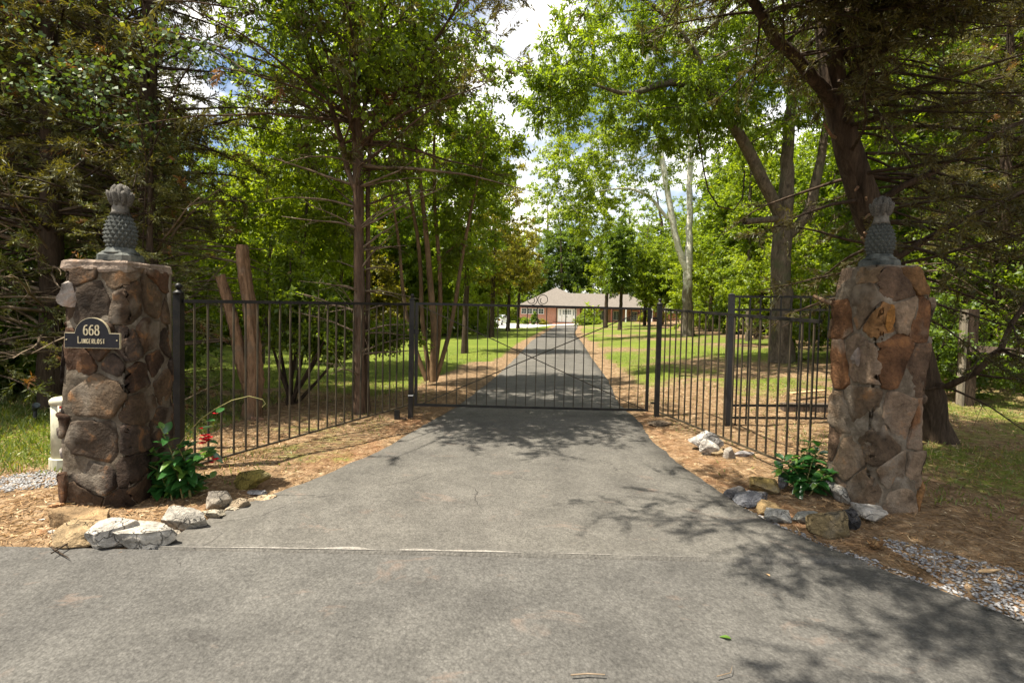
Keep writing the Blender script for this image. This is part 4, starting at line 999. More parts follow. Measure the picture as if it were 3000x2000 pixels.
CB = big_cedar(-120, 7.3, 0.12, 7.5, 34, 'low spreading cedar with fresh tips at the left edge of the picture', 130, lambda z: 2.2-0.22*z, lambda z, f: 0.35 if f < 0.45 else 0.8, M['needle_fresh'], 0.3, 0.5, zlo=0.4, up=0.05, needles=32, nw=.017)
for k, (x, y, rz, sc, lb) in enumerate([(-6.85, 7.6, 2.1, (1, 1, .95), 'dark cedar further left of the plaque pillar, with low dead branches'), (-8.3, 10.6, 4.0, (1.1, 1.1, 1.1), 'dark cedar standing behind the two front cedars on the left'),
        (-10.3, 14.5, 1.0, (.75, .75, .85), 'thin cedar at the right of the dark cedar group'), (-10.5, 11.0, 5.2, (1.15, 1.15, 1.05), 'tall cedar far behind at the left edge'), (-9.2, 8.3, 3.1, (1, 1, 1.0), 'broad cedar in deep shade at the left edge'),
        (-14.0, 15.5, .4, (1.15, 1.15, 1.15), 'tallest cedar at the back of the left group'), (-12.5, 8.0, 2.6, (.9, .9, .9), 'cedar beyond the left edge of the picture')]):
    copy_tree(CA, (x, y, gs(x, y)-.05), rz, sc, lb, 'dark cedars on the left')
CA['group'] = 'dark cedars on the left'
copy_tree(CB, (-4.9, 6.9, gs(-4.9, 6.9)-.05), 2.0, (.62, .62, .55), 'small cedar filling the gap behind the dark pillar', None)
# ---- leaning cedar behind the right pillar
B = G(2745, 1292); B[2] = gs(B[0], B[1])-0.05; Y0 = B[1]
trk = rel(B, [(B, 0.26), (W_(2705, 1130, Y0), 0.21), (W_(2655, 950, Y0-.05), 0.195), (W_(2598, 780, Y0-.1), 0.185), (W_(2545, 620, Y0-.15), 0.175), (W_(2475, 400, Y0-.2), 0.165), (W_(2440, 260, Y0-.25), 0.155), (W_(2420, 60, Y0-.3), 0.12), (W_(2405, -250, Y0-.3), 0.09), (W_(2400, -650, Y0-.3), 0.05), (W_(2400, -900, Y0-.3), 0.02)])
ex = [rel(B, [(W_(2458, 330, Y0-.2), 0.085), (W_(2350, 200, Y0-.5), 0.075), (W_(2240, 60, Y0-.9), 0.06), (W_(2120, -120, Y0-1.3), 0.045), (W_(1980, -380, Y0-1.9), 0.02)]),
      rel(B, [(W_(2470, 300, Y0-.2), 0.085), (W_(2530, 160, Y0-.3), 0.072), (W_(2580, 30, Y0-.4), 0.06), (W_(2660, -200, Y0-.6), 0.03)]),
      rel(B, [(W_(2500, 260, Y0-.25), 0.05), (W_(2640, 80, Y0-.7), 0.04), (W_(2800, -160, Y0-1.2), 0.02)]),
      rel(B, [(W_(2700, 1120, Y0), 0.04), (W_(2790, 1128, Y0-.4), 0.042), (W_(2880, 1080, Y0-.7), 0.037), (W_(2950, 985, Y0-.8), 0.032), (W_(3020, 850, Y0-.9), 0.022), (W_(3120, 700, Y0-1.0), 0.012)]),
      rel(B, [(W_(2560, 600, Y0-.2), 0.05), (W_(2720, 500, Y0-.4), 0.042), (W_(2900, 400, Y0-.5), 0.03), (W_(3100, 330, Y0-.6), 0.014)]),
      rel(B, [(W_(2620, 760, Y0-.2), 0.045), (W_(2780, 660, Y0-.5), 0.036), (W_(2980, 560, Y0-.7), 0.02), (W_(3150, 520, Y0-.8), 0.01)]),
      rel(B, [(W_(2430, 120, Y0-.3), 0.07), ((3.2, 5.2, 5.4), 0.06), ((1.9, 4.2, 5.3), 0.05), ((0.7, 3.6, 5.05), 0.035), ((-0.5, 3.3, 4.8), 0.014)]),
      rel(B, [(W_(2440, 60, Y0-.3), 0.07), ((3.4, 4.6, 5.6), 0.06), ((2.2, 3.2, 5.5), 0.045), ((1.0, 2.5, 5.15), 0.03), ((0.2, 2.2, 4.9), 0.012)]),
      rel(B, [((3.4, 4.6, 5.6), 0.05), ((2.9, 3.4, 5.8), 0.045), ((2.2, 2.3, 5.5), 0.03), ((1.4, 1.4, 5.1), 0.012)])]
def az_right(rng, z):
    return rng.normal(-0.5, 1.0) if rng.random() < 0.75 else rng.random()*6.283
rc = cedar('cedar_tree', B, trk, 41, 'thick leaning cedar rising behind the brown and rust pillar', 110, 1.9, 9.4, lambda z: 2.4 if z < 5 else 2.7,
      lambda z, f: 0.0 if z < 1.2 else (0.25 if f < 0.3 else 0.60 if z < 4.6 else 0.52), (M['bark_dark'], M['needle_dry']), azf=az_right, needles=36, extra=ex, dead_low=0.8, twn=14, up=-0.02, nw=.013, nl=.08)
# broken stubs on the left of its trunk
for k, (px, py, L) in enumerate([(2560, 640, .22), (2545, 700, .16), (2575, 735, .34), (2585, 770, .30), (2540, 600, .12), (2460, 410, .30), (2520, 560, .16), (2590, 830, .2)]):
    p = W_(px, py, Y0-.2)-B; mb = MB(); mb.tube([p, p+np.array([-L*.55, -.08, .03]), p+np.array([-L, -.15, .09*(k % 3)-.03])], [0.026, 0.02, 0.014], 7); mb.build('stub', M['bark_red'], rc)

# ---- cut double trunk
B = G(735, 1228); B[2] = gs(B[0], B[1])-0.05; Y0 = B[1]
ct = empty('cut_tree', B); tag(ct, 'double reddish trunk sawn off flat above the left fence', 'tree stump')
def cut_stem(pts, name):
    P = np.array([p for p, r in pts])-B; R = np.array([r for p, r in pts]); s = np.concatenate([[0], np.cumsum(np.linalg.norm(np.diff(P, axis=0), axis=1))]); m = 48; t = np.linspace(0, s[-1], m)
    Pi = np.stack([np.interp(t, s, P[:, i]) for i in range(3)], -1); Ri = np.interp(t, s, R)*.74; rr = np.random.default_rng(len(name)+7)
    K_ = 28; V, Q = tube_np(Pi, Ri*(1+0.05*rr.normal(size=m)), K_)
    V = V.reshape(m, K_, 3); ang = np.arange(K_)/K_*6.283; V += (V-Pi[:, None])*(0.11*np.sin(ang*3+1+1.5*np.arange(m)[:, None]/m)[:, :, None]+0.10*rr.normal(size=(1, K_, 1))+0.05*rr.normal(size=(m, K_, 1))+0.22*sum(np.exp(-((np.arange(m)[:, None]-a0)/2.2)**2-((ang[None]-b0)/.5)**2) for a0, b0 in ((12, 4.2), (22, 5.3), (31, 3.9), (38, 4.9)))[:, :, None]); V = V.reshape(-1, 3)
    me = mesh_np(name, V, Q, smooth=True); o = link(name, me, ct, M['bark_red'])
    mb = MB(); top = V[-K_:]; mb.add(list(top+[0, 0, 0.002])+[top.mean(0)+[0, 0, 0.006]], [(i, (i+1) % K_, K_) for i in range(K_)]); mb.build('cut_face', M['cut_wood'], ct)
cut_stem([(B, 0.175), (W_(745, 1130, Y0), 0.145), (W_(742, 1000, Y0), 0.125), (W_(725, 870, Y0), 0.115), (W_(712, 780, Y0), 0.112), (W_(708, 718, Y0), 0.105)], 'trunk')
cut_stem([(W_(735, 1160, Y0), 0.11), (W_(705, 1060, Y0-.05), 0.105), (W_(685, 960, Y0-.1), 0.098), (W_(662, 870, Y0-.12), 0.088), (W_(642, 806, Y0-.15), 0.082)], 'second_trunk')
mb = MB()
for k in range(14):
    rr = random.Random(k); p = W_(650+rr.uniform(-8, 25), 850+rr.uniform(-20, 80), Y0-.15)-B; a_ = rr.uniform(0, 6.28); mb.tube([p, p+np.array([math.cos(a_)*.14, -abs(math.sin(a_))*.1, rr.uniform(-.02, .12)])], [0.006, 0.002], 4)
mb.build('twig_stubs', M['twig_dead'], ct)

def E(base, px, py, Y, rx_, rz_, ry_=None, w=1.0):
    """crown volume centred on a point of the view at depth Y, radii in pixels of the photograph"""
    c = at(px, py, Y)-np.array(base); k = Y/F_PX
    return (tuple(c), (rx_*k, (ry_ if ry_ else rx_*k), rz_*k), w)
# ---- broad evergreen shrub behind the left fence
B = G(850, 1187); B[2] = gs(B[0], B[1])-0.05; Y0 = B[1]
st = []
for k, (x1, y1, x2, y2, dy) in enumerate([(870, 1040, 880, 800, .3), (930, 1060, 1010, 900, -.2), (900, 1090, 960, 980, -.4), (820, 1030, 800, 820, .3), (855, 1000, 850, 760, 0), (890, 1010, 930, 830, .4), (940, 1110, 1040, 985, .2), (800, 1060, 770, 900, -.2)]):
    st.append(rel(B, [(B+np.array([(k-3.5)*.02, dy*.1, 0]), 0.035), (W_(x1, y1, Y0+dy*.6), 0.024), (W_(x2, y2, Y0+dy), 0.010)]))
broadleaf('evergreen_shrub', B, st, [E(B, 890, 900, Y0, 140, 110, 0.8), E(B, 960, 975, Y0, 130, 65, 0.8, .8), E(B, 1120, 985, Y0+.3, 110, 45, .5, .5), E(B, 850, 780, Y0+.3, 80, 120, .6, .3)], 210, 15000, 0.078, (M['bark_dark'], M['leaf_mid']), 51,
          'broad evergreen shrub with many fanned stems behind the left fence', None, 'shrub', twigs=6, twig_len=0.26, rt=0.003, aspect=0.5, sides=6, min_nodes=0.5)
# ---- multi-stemmed crape myrtle by the gate
B = G(1262, 1128); B[2] = gs(B[0], B[1])-0.05; Y0 = B[1]
S_ = [[(1250, 1115, .05), (1222, 1040, .055), (1195, 960, .045), (1180, 880, .04), (1170, 700, .03), (1130, 480, .02), (1100, 300, .01)],
      [(1268, 1118, .08), (1272, 1000, .075), (1268, 900, .07), (1255, 760, .06), (1235, 560, .04), (1210, 350, .025), (1190, 150, .01)],
      [(1275, 1115, .05), (1305, 1020, .05), (1330, 930, .045), (1345, 800, .04), (1390, 560, .03), (1430, 400, .015), (1450, 250, .008)],
      [(1260, 1110, .05), (1240, 1000, .048), (1235, 880, .045), (1228, 700, .04), (1180, 480, .028), (1170, 250, .012)],
      [(1272, 1100, .05), (1290, 960, .05), (1290, 800, .045), (1272, 600, .04), (1270, 400, .028), (1300, 180, .012)]]
st = [rel(B, [(W_(x, y, Y0+(k-2)*.08), r) for x, y, r in s]) for k, s in enumerate(S_)]
broadleaf('crape_myrtle', B, st, [E(B, 1260, 330, Y0, 230, 270, 1.9), E(B, 1400, 480, Y0+.5, 130, 200, 1.3, .6), E(B, 1120, 240, Y0-.4, 200, 260, 1.5, .9), E(B, 1330, 700, Y0+.5, 90, 120, .8, .22)], 280, 34000, 0.092,
          (M['bark_myrtle'], M['leaf_mid']), 52, 'many stemmed crape myrtle with smooth tan bark beside the gate', twigs=6, twig_len=0.42, rt=0.0042, min_nodes=3.0)
# ---- slender saplings left of the slender cedar
for k, (px, Y, h, cx, cy, rx_, ry_) in enumerate([(866, 13.0, 8.0, 880, 380, 190, 330), (770, 15.5, 7.5, 760, 600, 150, 220), (985, 14.5, 7.0, 960, 620, 130, 200)]):
    x = (px-1500)/1500*Y; B = np.array([x, Y, gs(x, Y)-.05])
    broadleaf('sapling', B, [((0, 0, 0), .06), ((.08, 0, 2), .05), ((.25, .1, 4.5), .035), ((.3, .1, h-1), .012)], [E(B, cx, cy, Y, rx_, ry_, 1.5)], 200, 18000, 0.10, (M['bark_grey'], M['leaf_light']), 60+k,
              ['tall thin sapling with airy green crown left of the slender cedar', 'pale green sapling rising behind the cut trunks', 'pale green sapling close behind the slender cedar'][k], 'saplings on the edge of the left lawn', twigs=6, twig_len=0.45, rt=0.004, min_nodes=2.0)
# ---- row along the left side of the drive
def roadside(px, py, seed, label, trad, ells, mat, ncl=170, nl=11000, leaf=.13, h=7.0, fork=None, bark='bark_dark', tl=.6):
    B = G(px, py); B[2] = gs(B[0], B[1])-.05; Y = B[1]
    tk = [[((0, 0, 0), trad*1.3), ((0, 0, .8), trad), ((.05, .05, h*.45), trad*.8), ((.15, .1, h*.75), trad*.5), ((.1, .2, h), .03)]]
    if fork: tk += fork
    return broadleaf('roadside_tree', B, tk, [E(B, cx, cy, Y, a_, b_, None, w) for cx, cy, a_, b_, w in ells], ncl, nl, leaf, (M[bark], M[mat]), seed, label, 'trees lining the driveway', twigs=7, twig_len=tl, rt=.006, min_nodes=2.2)
roadside(1361, 1036, 71, 'dark trunked tree left of the drive just past the gate', .13, [(1390, 540, 120, 220, 1), (1320, 460, 130, 220, .8), (1370, 750, 95, 90, .35)], 'leaf_mid', 190, 18000, .13, 8.5)
roadside(1440, 988, 72, 'second tree along the left side of the drive', .19, [(1440, 600, 105, 230, 1), (1420, 790, 85, 80, .4)], 'leaf_olive', 180, 18000, .17, 9.5)
roadside(1488, 970, 73, 'third tree along the left side of the drive, low olive crown', .21, [(1470, 690, 95, 150, 1), (1510, 790, 75, 70, .6)], 'leaf_olive', 170, 18000, .2, 9.0)
roadside(1517, 962, 74, 'fourth tree along the left side of the drive, next to the house wall', .2, [(1520, 740, 75, 95, 1), (1550, 805, 50, 45, .5)], 'leaf_olive', 170, 18000, .22, 9.0)
roadside(1774, 962, 75, 'forked dark tree on the right lawn in front of the porch', .24, [(1770, 760, 55, 85, .7), (1755, 590, 100, 130, 1.3)], 'leaf_light', 190, 22000, .22, 9.5)
roadside(1816, 967, 76, 'narrow dark crowned tree beside the forked one on the right lawn', .19, [(1815, 740, 42, 100, 1), (1810, 820, 45, 50, .6)], 'leaf_dark', 150, 18000, .2, 9.0)
roadside(1935, 955, 77, 'spreading small tree right of the house', .2, [(1925, 780, 100, 95, 1), (1960, 860, 60, 40, .4)], 'leaf_light', 150, 15000, .25, 7.5)
# ---- sycamore with two pale stems
B = G(2016, 985); B[2] = gs(B[0], B[1])-.05; Y0 = B[1]
st = [rel(B, [(B, .42), (W_(2014, 930, Y0), .33), (W_(2014, 850, Y0), .30), (W_(2016, 780, Y0), .27), (W_(2020, 700, Y0+.1), .21), (W_(2020, 560, Y0+.2), .18), (W_(2024, 400, Y0+.2), .16), (W_(2022, 270, Y0+.2), .13), (W_(2025, 60, Y0+.2), .08), (W_(2020, -150, Y0), .03)]),
      rel(B, [(W_(2010, 790, Y0), .20), (W_(1985, 720, Y0-.1), .20), (W_(1965, 620, Y0-.2), .19), (W_(1945, 500, Y0-.3), .17), (W_(1928, 400, Y0-.3), .15), (W_(1912, 290, Y0-.3), .12), (W_(1890, 120, Y0-.3), .07), (W_(1880, -60, Y0-.3), .03)]),
      rel(B, [(W_(1955, 640, Y0-.2), .11), (W_(1900, 570, Y0-.4), .10), (W_(1840, 550, Y0-.6), .07), (W_(1740, 560, Y0-.8), .04), (W_(1680, 600, Y0-1), .02)]),
      rel(B, [(W_(1928, 430, Y0-.2), .08), (W_(1880, 470, Y0-.5), .06), (W_(1790, 470, Y0-.8), .03)])]
broadleaf('sycamore', B, st, [E(B, 1780, 420, Y0, 220, 200, 3.4, 1.3), E(B, 2060, 380, Y0+1, 190, 240, 3.2, .8), E(B, 1930, 120, Y0, 260, 170, 3.5, .8), E(B, 1690, 540, Y0-.5, 130, 170, 2.4, .9)], 400, 54000, .155,
          (M['bark_syc'], M['leaf_light']), 81, 'sycamore with two pale peeling stems on the right lawn', twigs=7, twig_len=.75, rt=.0065, min_nodes=4.2, sides=12)
# ---- great spreading tree behind the tall fence panel
B = G(2290, 1062); B[2] = gs(B[0], B[1])-.05; Y0 = B[1]
st = [rel(B, [(B, .36), (W_(2290, 1000, Y0), .27), (W_(2288, 850, Y0), .25), (W_(2290, 700, Y0), .25), (W_(2300, 620, Y0), .22), (W_(2305, 500, Y0+.1), .17), (W_(2320, 300, Y0+.2), .13), (W_(2330, 60, Y0+.3), .08), (W_(2330, -250, Y0+.3), .03)]),
      rel(B, [(W_(2290, 640, Y0), .16), (W_(2240, 540, Y0-.2), .16), (W_(2190, 430, Y0-.4), .15), (W_(2120, 330, Y0-.6), .13), (W_(2070, 260, Y0-.8), .11), (W_(1960, 230, Y0-1.1), .085), (W_(1850, 290, Y0-1.4), .06), (W_(1760, 250, Y0-1.5), .035), (W_(1650, 230, Y0-1.6), .015)]),
      rel(B, [(W_(2310, 690, Y0), .14), (W_(2370, 640, Y0-.2), .14), (W_(2395, 520, Y0-.3), .12), (W_(2420, 380, Y0-.4), .09), (W_(2450, 150, Y0-.5), .06), (W_(2470, -100, Y0-.5), .03)]),
      rel(B, [(W_(2110, 320, Y0-.6), .09), (W_(2040, 150, Y0-.8), .07), (W_(1940, 30, Y0-1), .05), (W_(1800, -50, Y0-1.2), .02)]),
      rel(B, [(W_(2285, 640, Y0), .09), (W_(2240, 643, Y0-.25), .085), (W_(2180, 650, Y0-.5), .08)])]
broadleaf('spreading_tree', B, st, [E(B, 1900, 130, Y0-.8, 330, 190, 3.2, 1.2), E(B, 1640, 240, Y0-1.2, 120, 130, 1.6, .42), E(B, 2250, 200, Y0, 260, 250, 3.0, 1.0), E(B, 1990, 330, Y0-.8, 210, 90, 1.6, .5), E(B, 2480, 100, Y0, 220, 230, 2.5, .8), E(B, 2150, -250, Y0, 450, 200, 3.4, .9)], 560, 90000, .125,
          (M['bark_grey'], M['leaf_mid']), 82, 'great forked tree spreading over the drive behind the tall fence panel', twigs=7, twig_len=.6, rt=.0055, aspect=.36, droop=.5, min_nodes=4.0, sides=12)
# vine hanging in a loop from it
vp = [W_(x, y, Y0-.9) for x, y in [(2040, 230), (2035, 330), (2050, 420), (2062, 500), (2075, 560), (2105, 605), (2150, 615), (2175, 580), (2182, 500)]]
mb = MB(); mb.tube(vp, [.018]*len(vp), 6); tag(mb.build('hanging_vine', M['bark_dark'], None, True), 'thick bare vine hanging in a loop beside the pale sycamore stems', 'vine')

# ---- kinds of woodland tree, built once and copied
def woodland(kind, seed, h, r, zc, mat, bark, nl, leaf, ncl=170, first=None, label=None, group=None, rzk=1.0):
    rng = np.random.default_rng(seed)
    tk = [((0, 0, 0), .02*h*.75), ((.05*rng.normal(), .05*rng.normal(), h*.25), .0125*h), ((.3*rng.normal(), .3*rng.normal(), h*.55), .009*h), ((.4*rng.normal(), .4*rng.normal(), h*.80), .03)]
    ells = [((0, 0, zc), (r, r, (h-zc)*rzk), 1.0)]
    for k in range(4): a_ = rng.random()*6.28; ells.append(((math.cos(a_)*r*.6, math.sin(a_)*r*.6, zc+rng.uniform(-.35, .4)*(h-zc)), (r*.55, r*.55, (h-zc)*.38), .5))
    return broadleaf('woodland_tree', (0, 0, 0), tk, ells, ncl, nl, leaf, (M[bark], M[mat]), seed, label, group, twigs=7, twig_len=.95, rt=.007, min_nodes=h*.15, tint_by=.6)
far_spots, right_spots, left_spots = [], [], []
rr = random.Random(12)
for k in range(34):                                              # wood behind the house
    x = -52+k*3.5+rr.uniform(-1.2, 1.2); far_spots.append((x, 104+rr.uniform(-3, 12)-0.05*abs(x), rr.uniform(.85, 1.2)*(1.35 if 4 < x < 34 else 1.0)))
for k in range(34):                                              # wood behind the left lawn
    x = -44+k*1.22+rr.uniform(-.8, .8); left_spots.append((x, 33+rr.uniform(0, 14)+(max(0, x+14)*1.2), rr.uniform(.8, 1.1)+max(0, min(.25, (x+14)*.03))))
left_spots += [(-15.5, 12.5, .95), (-17, 16.5, 1.1), (-18.5, 14, 1.1), (-14.5, 9.5, .9), (-18, 9, 1.0), (-14, 6.5, .8), (-19.5, 19, 1.1), (-22, 21, 1.2), (-24, 15, 1.2), (-17.5, 24, .95), (-13.5, 28, .8), (-15.5, 33, .9), (-19.5, 21, .62), (-21.5, 24, .75), (-22, 17, .7), (-25, 27, .9), (-19.5, 29, .7), (-20, 13, .7), (-22, 10, .8), (-9.5, 36, .55), (-6.0, 42, .6)]
for k in range(66):                                              # wood on the right
    for _ in range(40):
        x = rr.uniform(9, 48); y = rr.uniform(6, 62)
        if x > 10.2+0.17*y+(4 if y < 12 else 0) and all((x-a_)**2+(y-b_)**2 > 7.0 for a_, b_, _ in right_spots): break
    right_spots.append((x, y, rr.uniform(.65, 1.05)))
right_spots += [(15.5, 40, .8), (19, 52, .9), (22, 60, 1.0), (16, 62, .8), (20, 68, .9), (26, 66, 1.0), (30, 76, 1.0), (33, 84, 1.1), (-2, 92, .8), (-7, 88, .9), (24, 56, .8), (10.4, 20.5, .55), (12.5, 26, .7), (11.0, 15.2, .5), (17, 36, .9), (15, 31, .8), (21, 44, 1.0), (13.2, 11.5, .6), (11.6, 8.6, .5)]
kinds = [('light', 101, 15, 3.9, 6.6, 'leaf_light', 'bark_grey', 22000, .225), ('mid', 102, 17, 4.2, 7.6, 'leaf_mid', 'bark_dark', 23000, .225), ('dark', 103, 13, 3.5, 5.6, 'leaf_dark', 'bark_dark', 22000, .21),
         ('mid', 104, 18, 4.5, 8.4, 'leaf_mid', 'bark_grey', 23000, .24), ('light', 105, 12, 3.7, 5.0, 'leaf_light', 'bark_myrtle', 21000, .205), ('olive', 106, 14, 3.9, 5.8, 'leaf_olive', 'bark_dark', 21000, .215)]
protos = [woodland(*k) for k in kinds]
used = [False]*len(protos)
def place(i, x, y, s, label, group):
    rz, sc = rr.uniform(0, 6.28), (s*rr.uniform(.9, 1.1), s*rr.uniform(.9, 1.1), s*rr.uniform(.9, 1.15)); loc = (x, y, gs(x, y)-.08)
    if not used[i]:
        used[i] = True; o = protos[i]; o.location = loc; o.rotation_euler = (0, 0, rz); o.scale = sc; tag(o, label, 'tree', group)
    else: copy_tree(protos[i], loc, rz, sc, label, group)
TONE = {0: 'light green', 1: 'mid green', 2: 'dark green', 3: 'tall mid green', 4: 'small light green', 5: 'olive green'}
for k, (x, y, s) in enumerate(left_spots):
    i = rr.choice([0, 0, 1, 4, 4, 5, 3]); place(i, x, y, s, TONE[i]+' tree in the wood behind the left lawn', 'wood behind the left lawn')
for k, (x, y, s) in enumerate(far_spots):
    i = rr.choice([0, 1, 3, 0, 2]); place(i, x, y, s*1.25, TONE[i]+' tree in the far wood behind the house', 'far wood behind the house')
for k, (x, y, s) in enumerate(right_spots):
    i = rr.choice([0, 1, 2, 3, 4, 1]) if not (9 < x < 13 and y > 38) else 0; place(i, x, y, s, TONE[i]+' tree in the wood right of the fence', 'wood to the right of the drive')
# understory bushes of the woods
bush_kinds = [('leaf_light', 111, 4.6, 2.2), ('leaf_mid', 112, 5.4, 2.5), ('leaf_dark', 113, 4.2, 2.3), ('leaf_olive', 114, 3.4, 2.0)]
bushes = [broadleaf('woodland_bush', (0, 0, 0), [[((0, 0, 0), .05), ((.3*math.cos(a_), .3*math.sin(a_), h*.35), .035), ((.9*math.cos(a_), .9*math.sin(a_), h*.75), .012)] for a_ in (0.3, 2.2, 4.4)],
          [((0, 0, h*.52), (r, r, h*.48), 1), ((r*.5, r*.3, h*.3), (r*.7, r*.7, h*.28), .5), ((-r*.5, -r*.4, h*.3), (r*.7, r*.7, h*.28), .5)], 130, 15000, .14, (M['bark_dark'], M[mt]), sd, None, None, twigs=7, twig_len=.55, rt=.004, min_nodes=.3, sides=5) for mt, sd, h, r in bush_kinds]
bused = [False]*4
BT = ['light green', 'mid green', 'dark', 'olive']
def put_bush(i, x, y, s_, label, group):
    rz, sc, loc = rr.uniform(0, 6.28), (s_, s_, s_*rr.uniform(.8, 1.25)), (x, y, gs(x, y)-.1)
    if not bused[i]: bused[i] = True; o = bushes[i]; o.location = loc; o.rotation_euler = (0, 0, rz); o.scale = sc; tag(o, label, 'bush', group)
    else: copy_tree(bushes[i], loc, rz, sc, label, group, 'bush')
for k in range(30):
    x = -40+k*1.3+rr.uniform(-.6, .6); i = rr.choice([0, 0, 1, 3]); put_bush(i, x, 31+rr.uniform(-2, 5)+max(0, x+14)*1.3, rr.uniform(.8, 1.3), BT[i]+' bush under the wood behind the left lawn', 'bushes behind the left lawn')
for (x, y, s_, i) in [(-9.5, 10.2, .9, 2), (-11.5, 9, 1.0, 2), (-12.5, 12, 1.1, 2), (-12.5, 13.5, 1.0, 1), (-15.0, 16.5, 1.1, 1), (-15.5, 14, 1.2, 2), (-17, 18, 1.2, 0), (-17.4, 20.5, 1.0, 0), (-9.4, 7.9, .7, 2), (-12, 6.9, .9, 2)]:
    put_bush(i, x, y, s_, BT[i]+' bush in the shade of the left cedars', 'bushes under the left cedars')
for k in range(58):
    for _ in range(30):
        x, y = rr.uniform(7.5, 40), rr.uniform(5, 60)
        if x > 9.0+.17*y+(2.0 if y < 11 else 0) or k < 0: break
    i = rr.choice([0, 1, 1, 2, 2]); put_bush(i, x, y, rr.uniform(.6, 1.25), BT[i]+' bush in the wood right of the fence', 'bushes in the right wood')
for k in range(40):
    x = -55+k*3.1+rr.uniform(-1, 1); i = rr.choice([0, 1, 1, 3]); put_bush(i, x, 101+rr.uniform(-2, 6), rr.uniform(1.2, 1.8), BT[i]+' bush at the foot of the far wood', 'bushes behind the house')
for (x, y, s_, i, lb) in [(8.3, 10.2, .55, 2, 'dark bush close behind the old wooden rail post'), (9.9, 11.4, .75, 1, 'mid green bush right of the dark one behind the rail post'), (11.6, 12.6, .95, 2, 'large dark bush at the right edge of the wood'), (9.4, 13.6, .8, 1, 'mid green bush between the great forked tree and the rail post'), (12.5, 15.5, 1.1, 0, 'light green bush deep in the right wood')]:
    put_bush(i, x, y, s_, lb, 'bushes at the right wood edge')
for (x, y, s_, i, lb) in [(-8.0, 8.5, .62, 2, 'low dark bush in the left corner under the cedars'), (-7.0, 9.6, .6, 2, 'low dark bush behind the dark pillar'), (-9.6, 9.2, .8, 2, 'larger dark bush at the far left under the cedars')]:
    put_bush(i, x, y, s_, lb, 'bushes under the left cedars')
for (x, y, rz, k_, lb) in [(10.3, 10.8, 1.7, .9, 'dark cedar at the right edge behind the rail post'), (13.2, 13.4, 3.9, 1.05, 'tall dark cedar deeper in the right wood')]:
    copy_tree(CA, (x, y, gs(x, y)-.05), rz, (k_, k_, k_), lb, 'dark cedars on the right')
# slim bare understory trunks on the right
for k, (px, py, w) in enumerate([(2190, 1000, .10), (2212, 990, .07), (2450, 1010, .12), (2500, 1000, .08), (2400, 995, .07), (2700, 1010, .1), (2860, 1020, .09), (2940, 1010, .13), (2120, 975, .08), (2330, 985, .06)]):
    B = G(px, py); B[2] = gs(B[0], B[1])-.05; rng = np.random.default_rng(200+k); h = rng.uniform(8, 12)
    broadleaf('slim_tree', B, [((0, 0, 0), w*1.2), ((.1*rng.normal(), 0, h*.3), w), ((.3*rng.normal(), 0, h*.7), w*.7), ((.3*rng.normal(), 0, h), .02)], [((0, 0, h*.72), (1.9, 1.9, h*.3), 1), ((.8, 0, h*.4), (1.4, 1.4, h*.12), .35)], 110, 6500, .16, (M['bark_dark'] if k % 2 else M['bark_grey'], M['leaf_mid'] if k % 3 else M['leaf_light']), 210+k,
              ['slim grey trunk just right of the tall fence panel post', 'thinner dark trunk close beside the slim grey one at the tall fence post', 'slim grey trunk seen just left of the brown pillar', 'slim dark trunk hidden behind the brown pillar',
               'slim grey trunk midway between the great forked tree and the brown pillar', 'slim dark trunk behind the shaded finial', 'slim grey trunk above the old wooden rail post', 'thickest slim trunk near the right edge of the wood',
               'slim grey trunk just left of the tall fence panel post', 'slimmest dark trunk close right of the great forked tree'][k], 'slim trunks in the right wood', twigs=6, twig_len=.6, rt=.005, min_nodes=2.5)

# ---- vine leaves climbing over the left cedars
rng = np.random.default_rng(9)
vr = empty('climbing_vine', at(420, 1150, 7.6)); b0 = np.array(vr.location); vr.location.z = gs(b0[0], b0[1]); b0[2] = vr.location.z
tag(vr, 'broad leaved vine draped over the dark cedars on the left', 'vine')
Ps = []
for (xa, ya, xb, yb, n, sp, Y) in [(110, 190, 400, 215, 260, .22, 5.9), (60, 230, 230, 290, 130, .2, 5.8), (490, 110, 700, 215, 260, .17, 6.3), (405, 290, 435, 470, 260, .16, 7.2), (240, 290, 420, 400, 200, .22, 6.6), (0, 20, 60, 60, 70, .2, 5.6), (400, 60, 520, 130, 130, .25, 6.4)]:
    t = rng.random(n); a_, c_ = at(xa, ya, Y), at(xb, yb, Y)
    Ps.append(a_+(c_-a_)*t[:, None]+rng.normal(size=(n, 3))*sp*np.array([1, 1, .55]))
Ps = np.concatenate(Ps)-b0; n = len(Ps)
D = rng.normal(size=(n, 3)); D[:, 2] = -abs(D[:, 2])*.7-.3; Nn = rng.normal(size=(n, 3))*.5+np.array([0.1, -.5, 1]); L = rng.uniform(.042, .068, n)
leaf_quads(Ps, D, Nn, L, L*.95, np.where(rng.random(n) < .05, 1.0, rng.random(n)*.9), 'leaves', M['leaf_vine'], vr, fold=.1)['kind'] = 'stuff'
mb = MB()
for (xs_, Y) in [([(425, 1130), (415, 800), (430, 480), (400, 300), (260, 260), (120, 180)], 7.4), ([(430, 480), (520, 250), (600, 120), (720, 210)], 6.9)]:
    mb.tube([at(x, y, Y-.3*i)-b0 for i, (x, y) in enumerate(xs_)], .010, 5)
mb.build('stem', M['bark_dark'], vr)

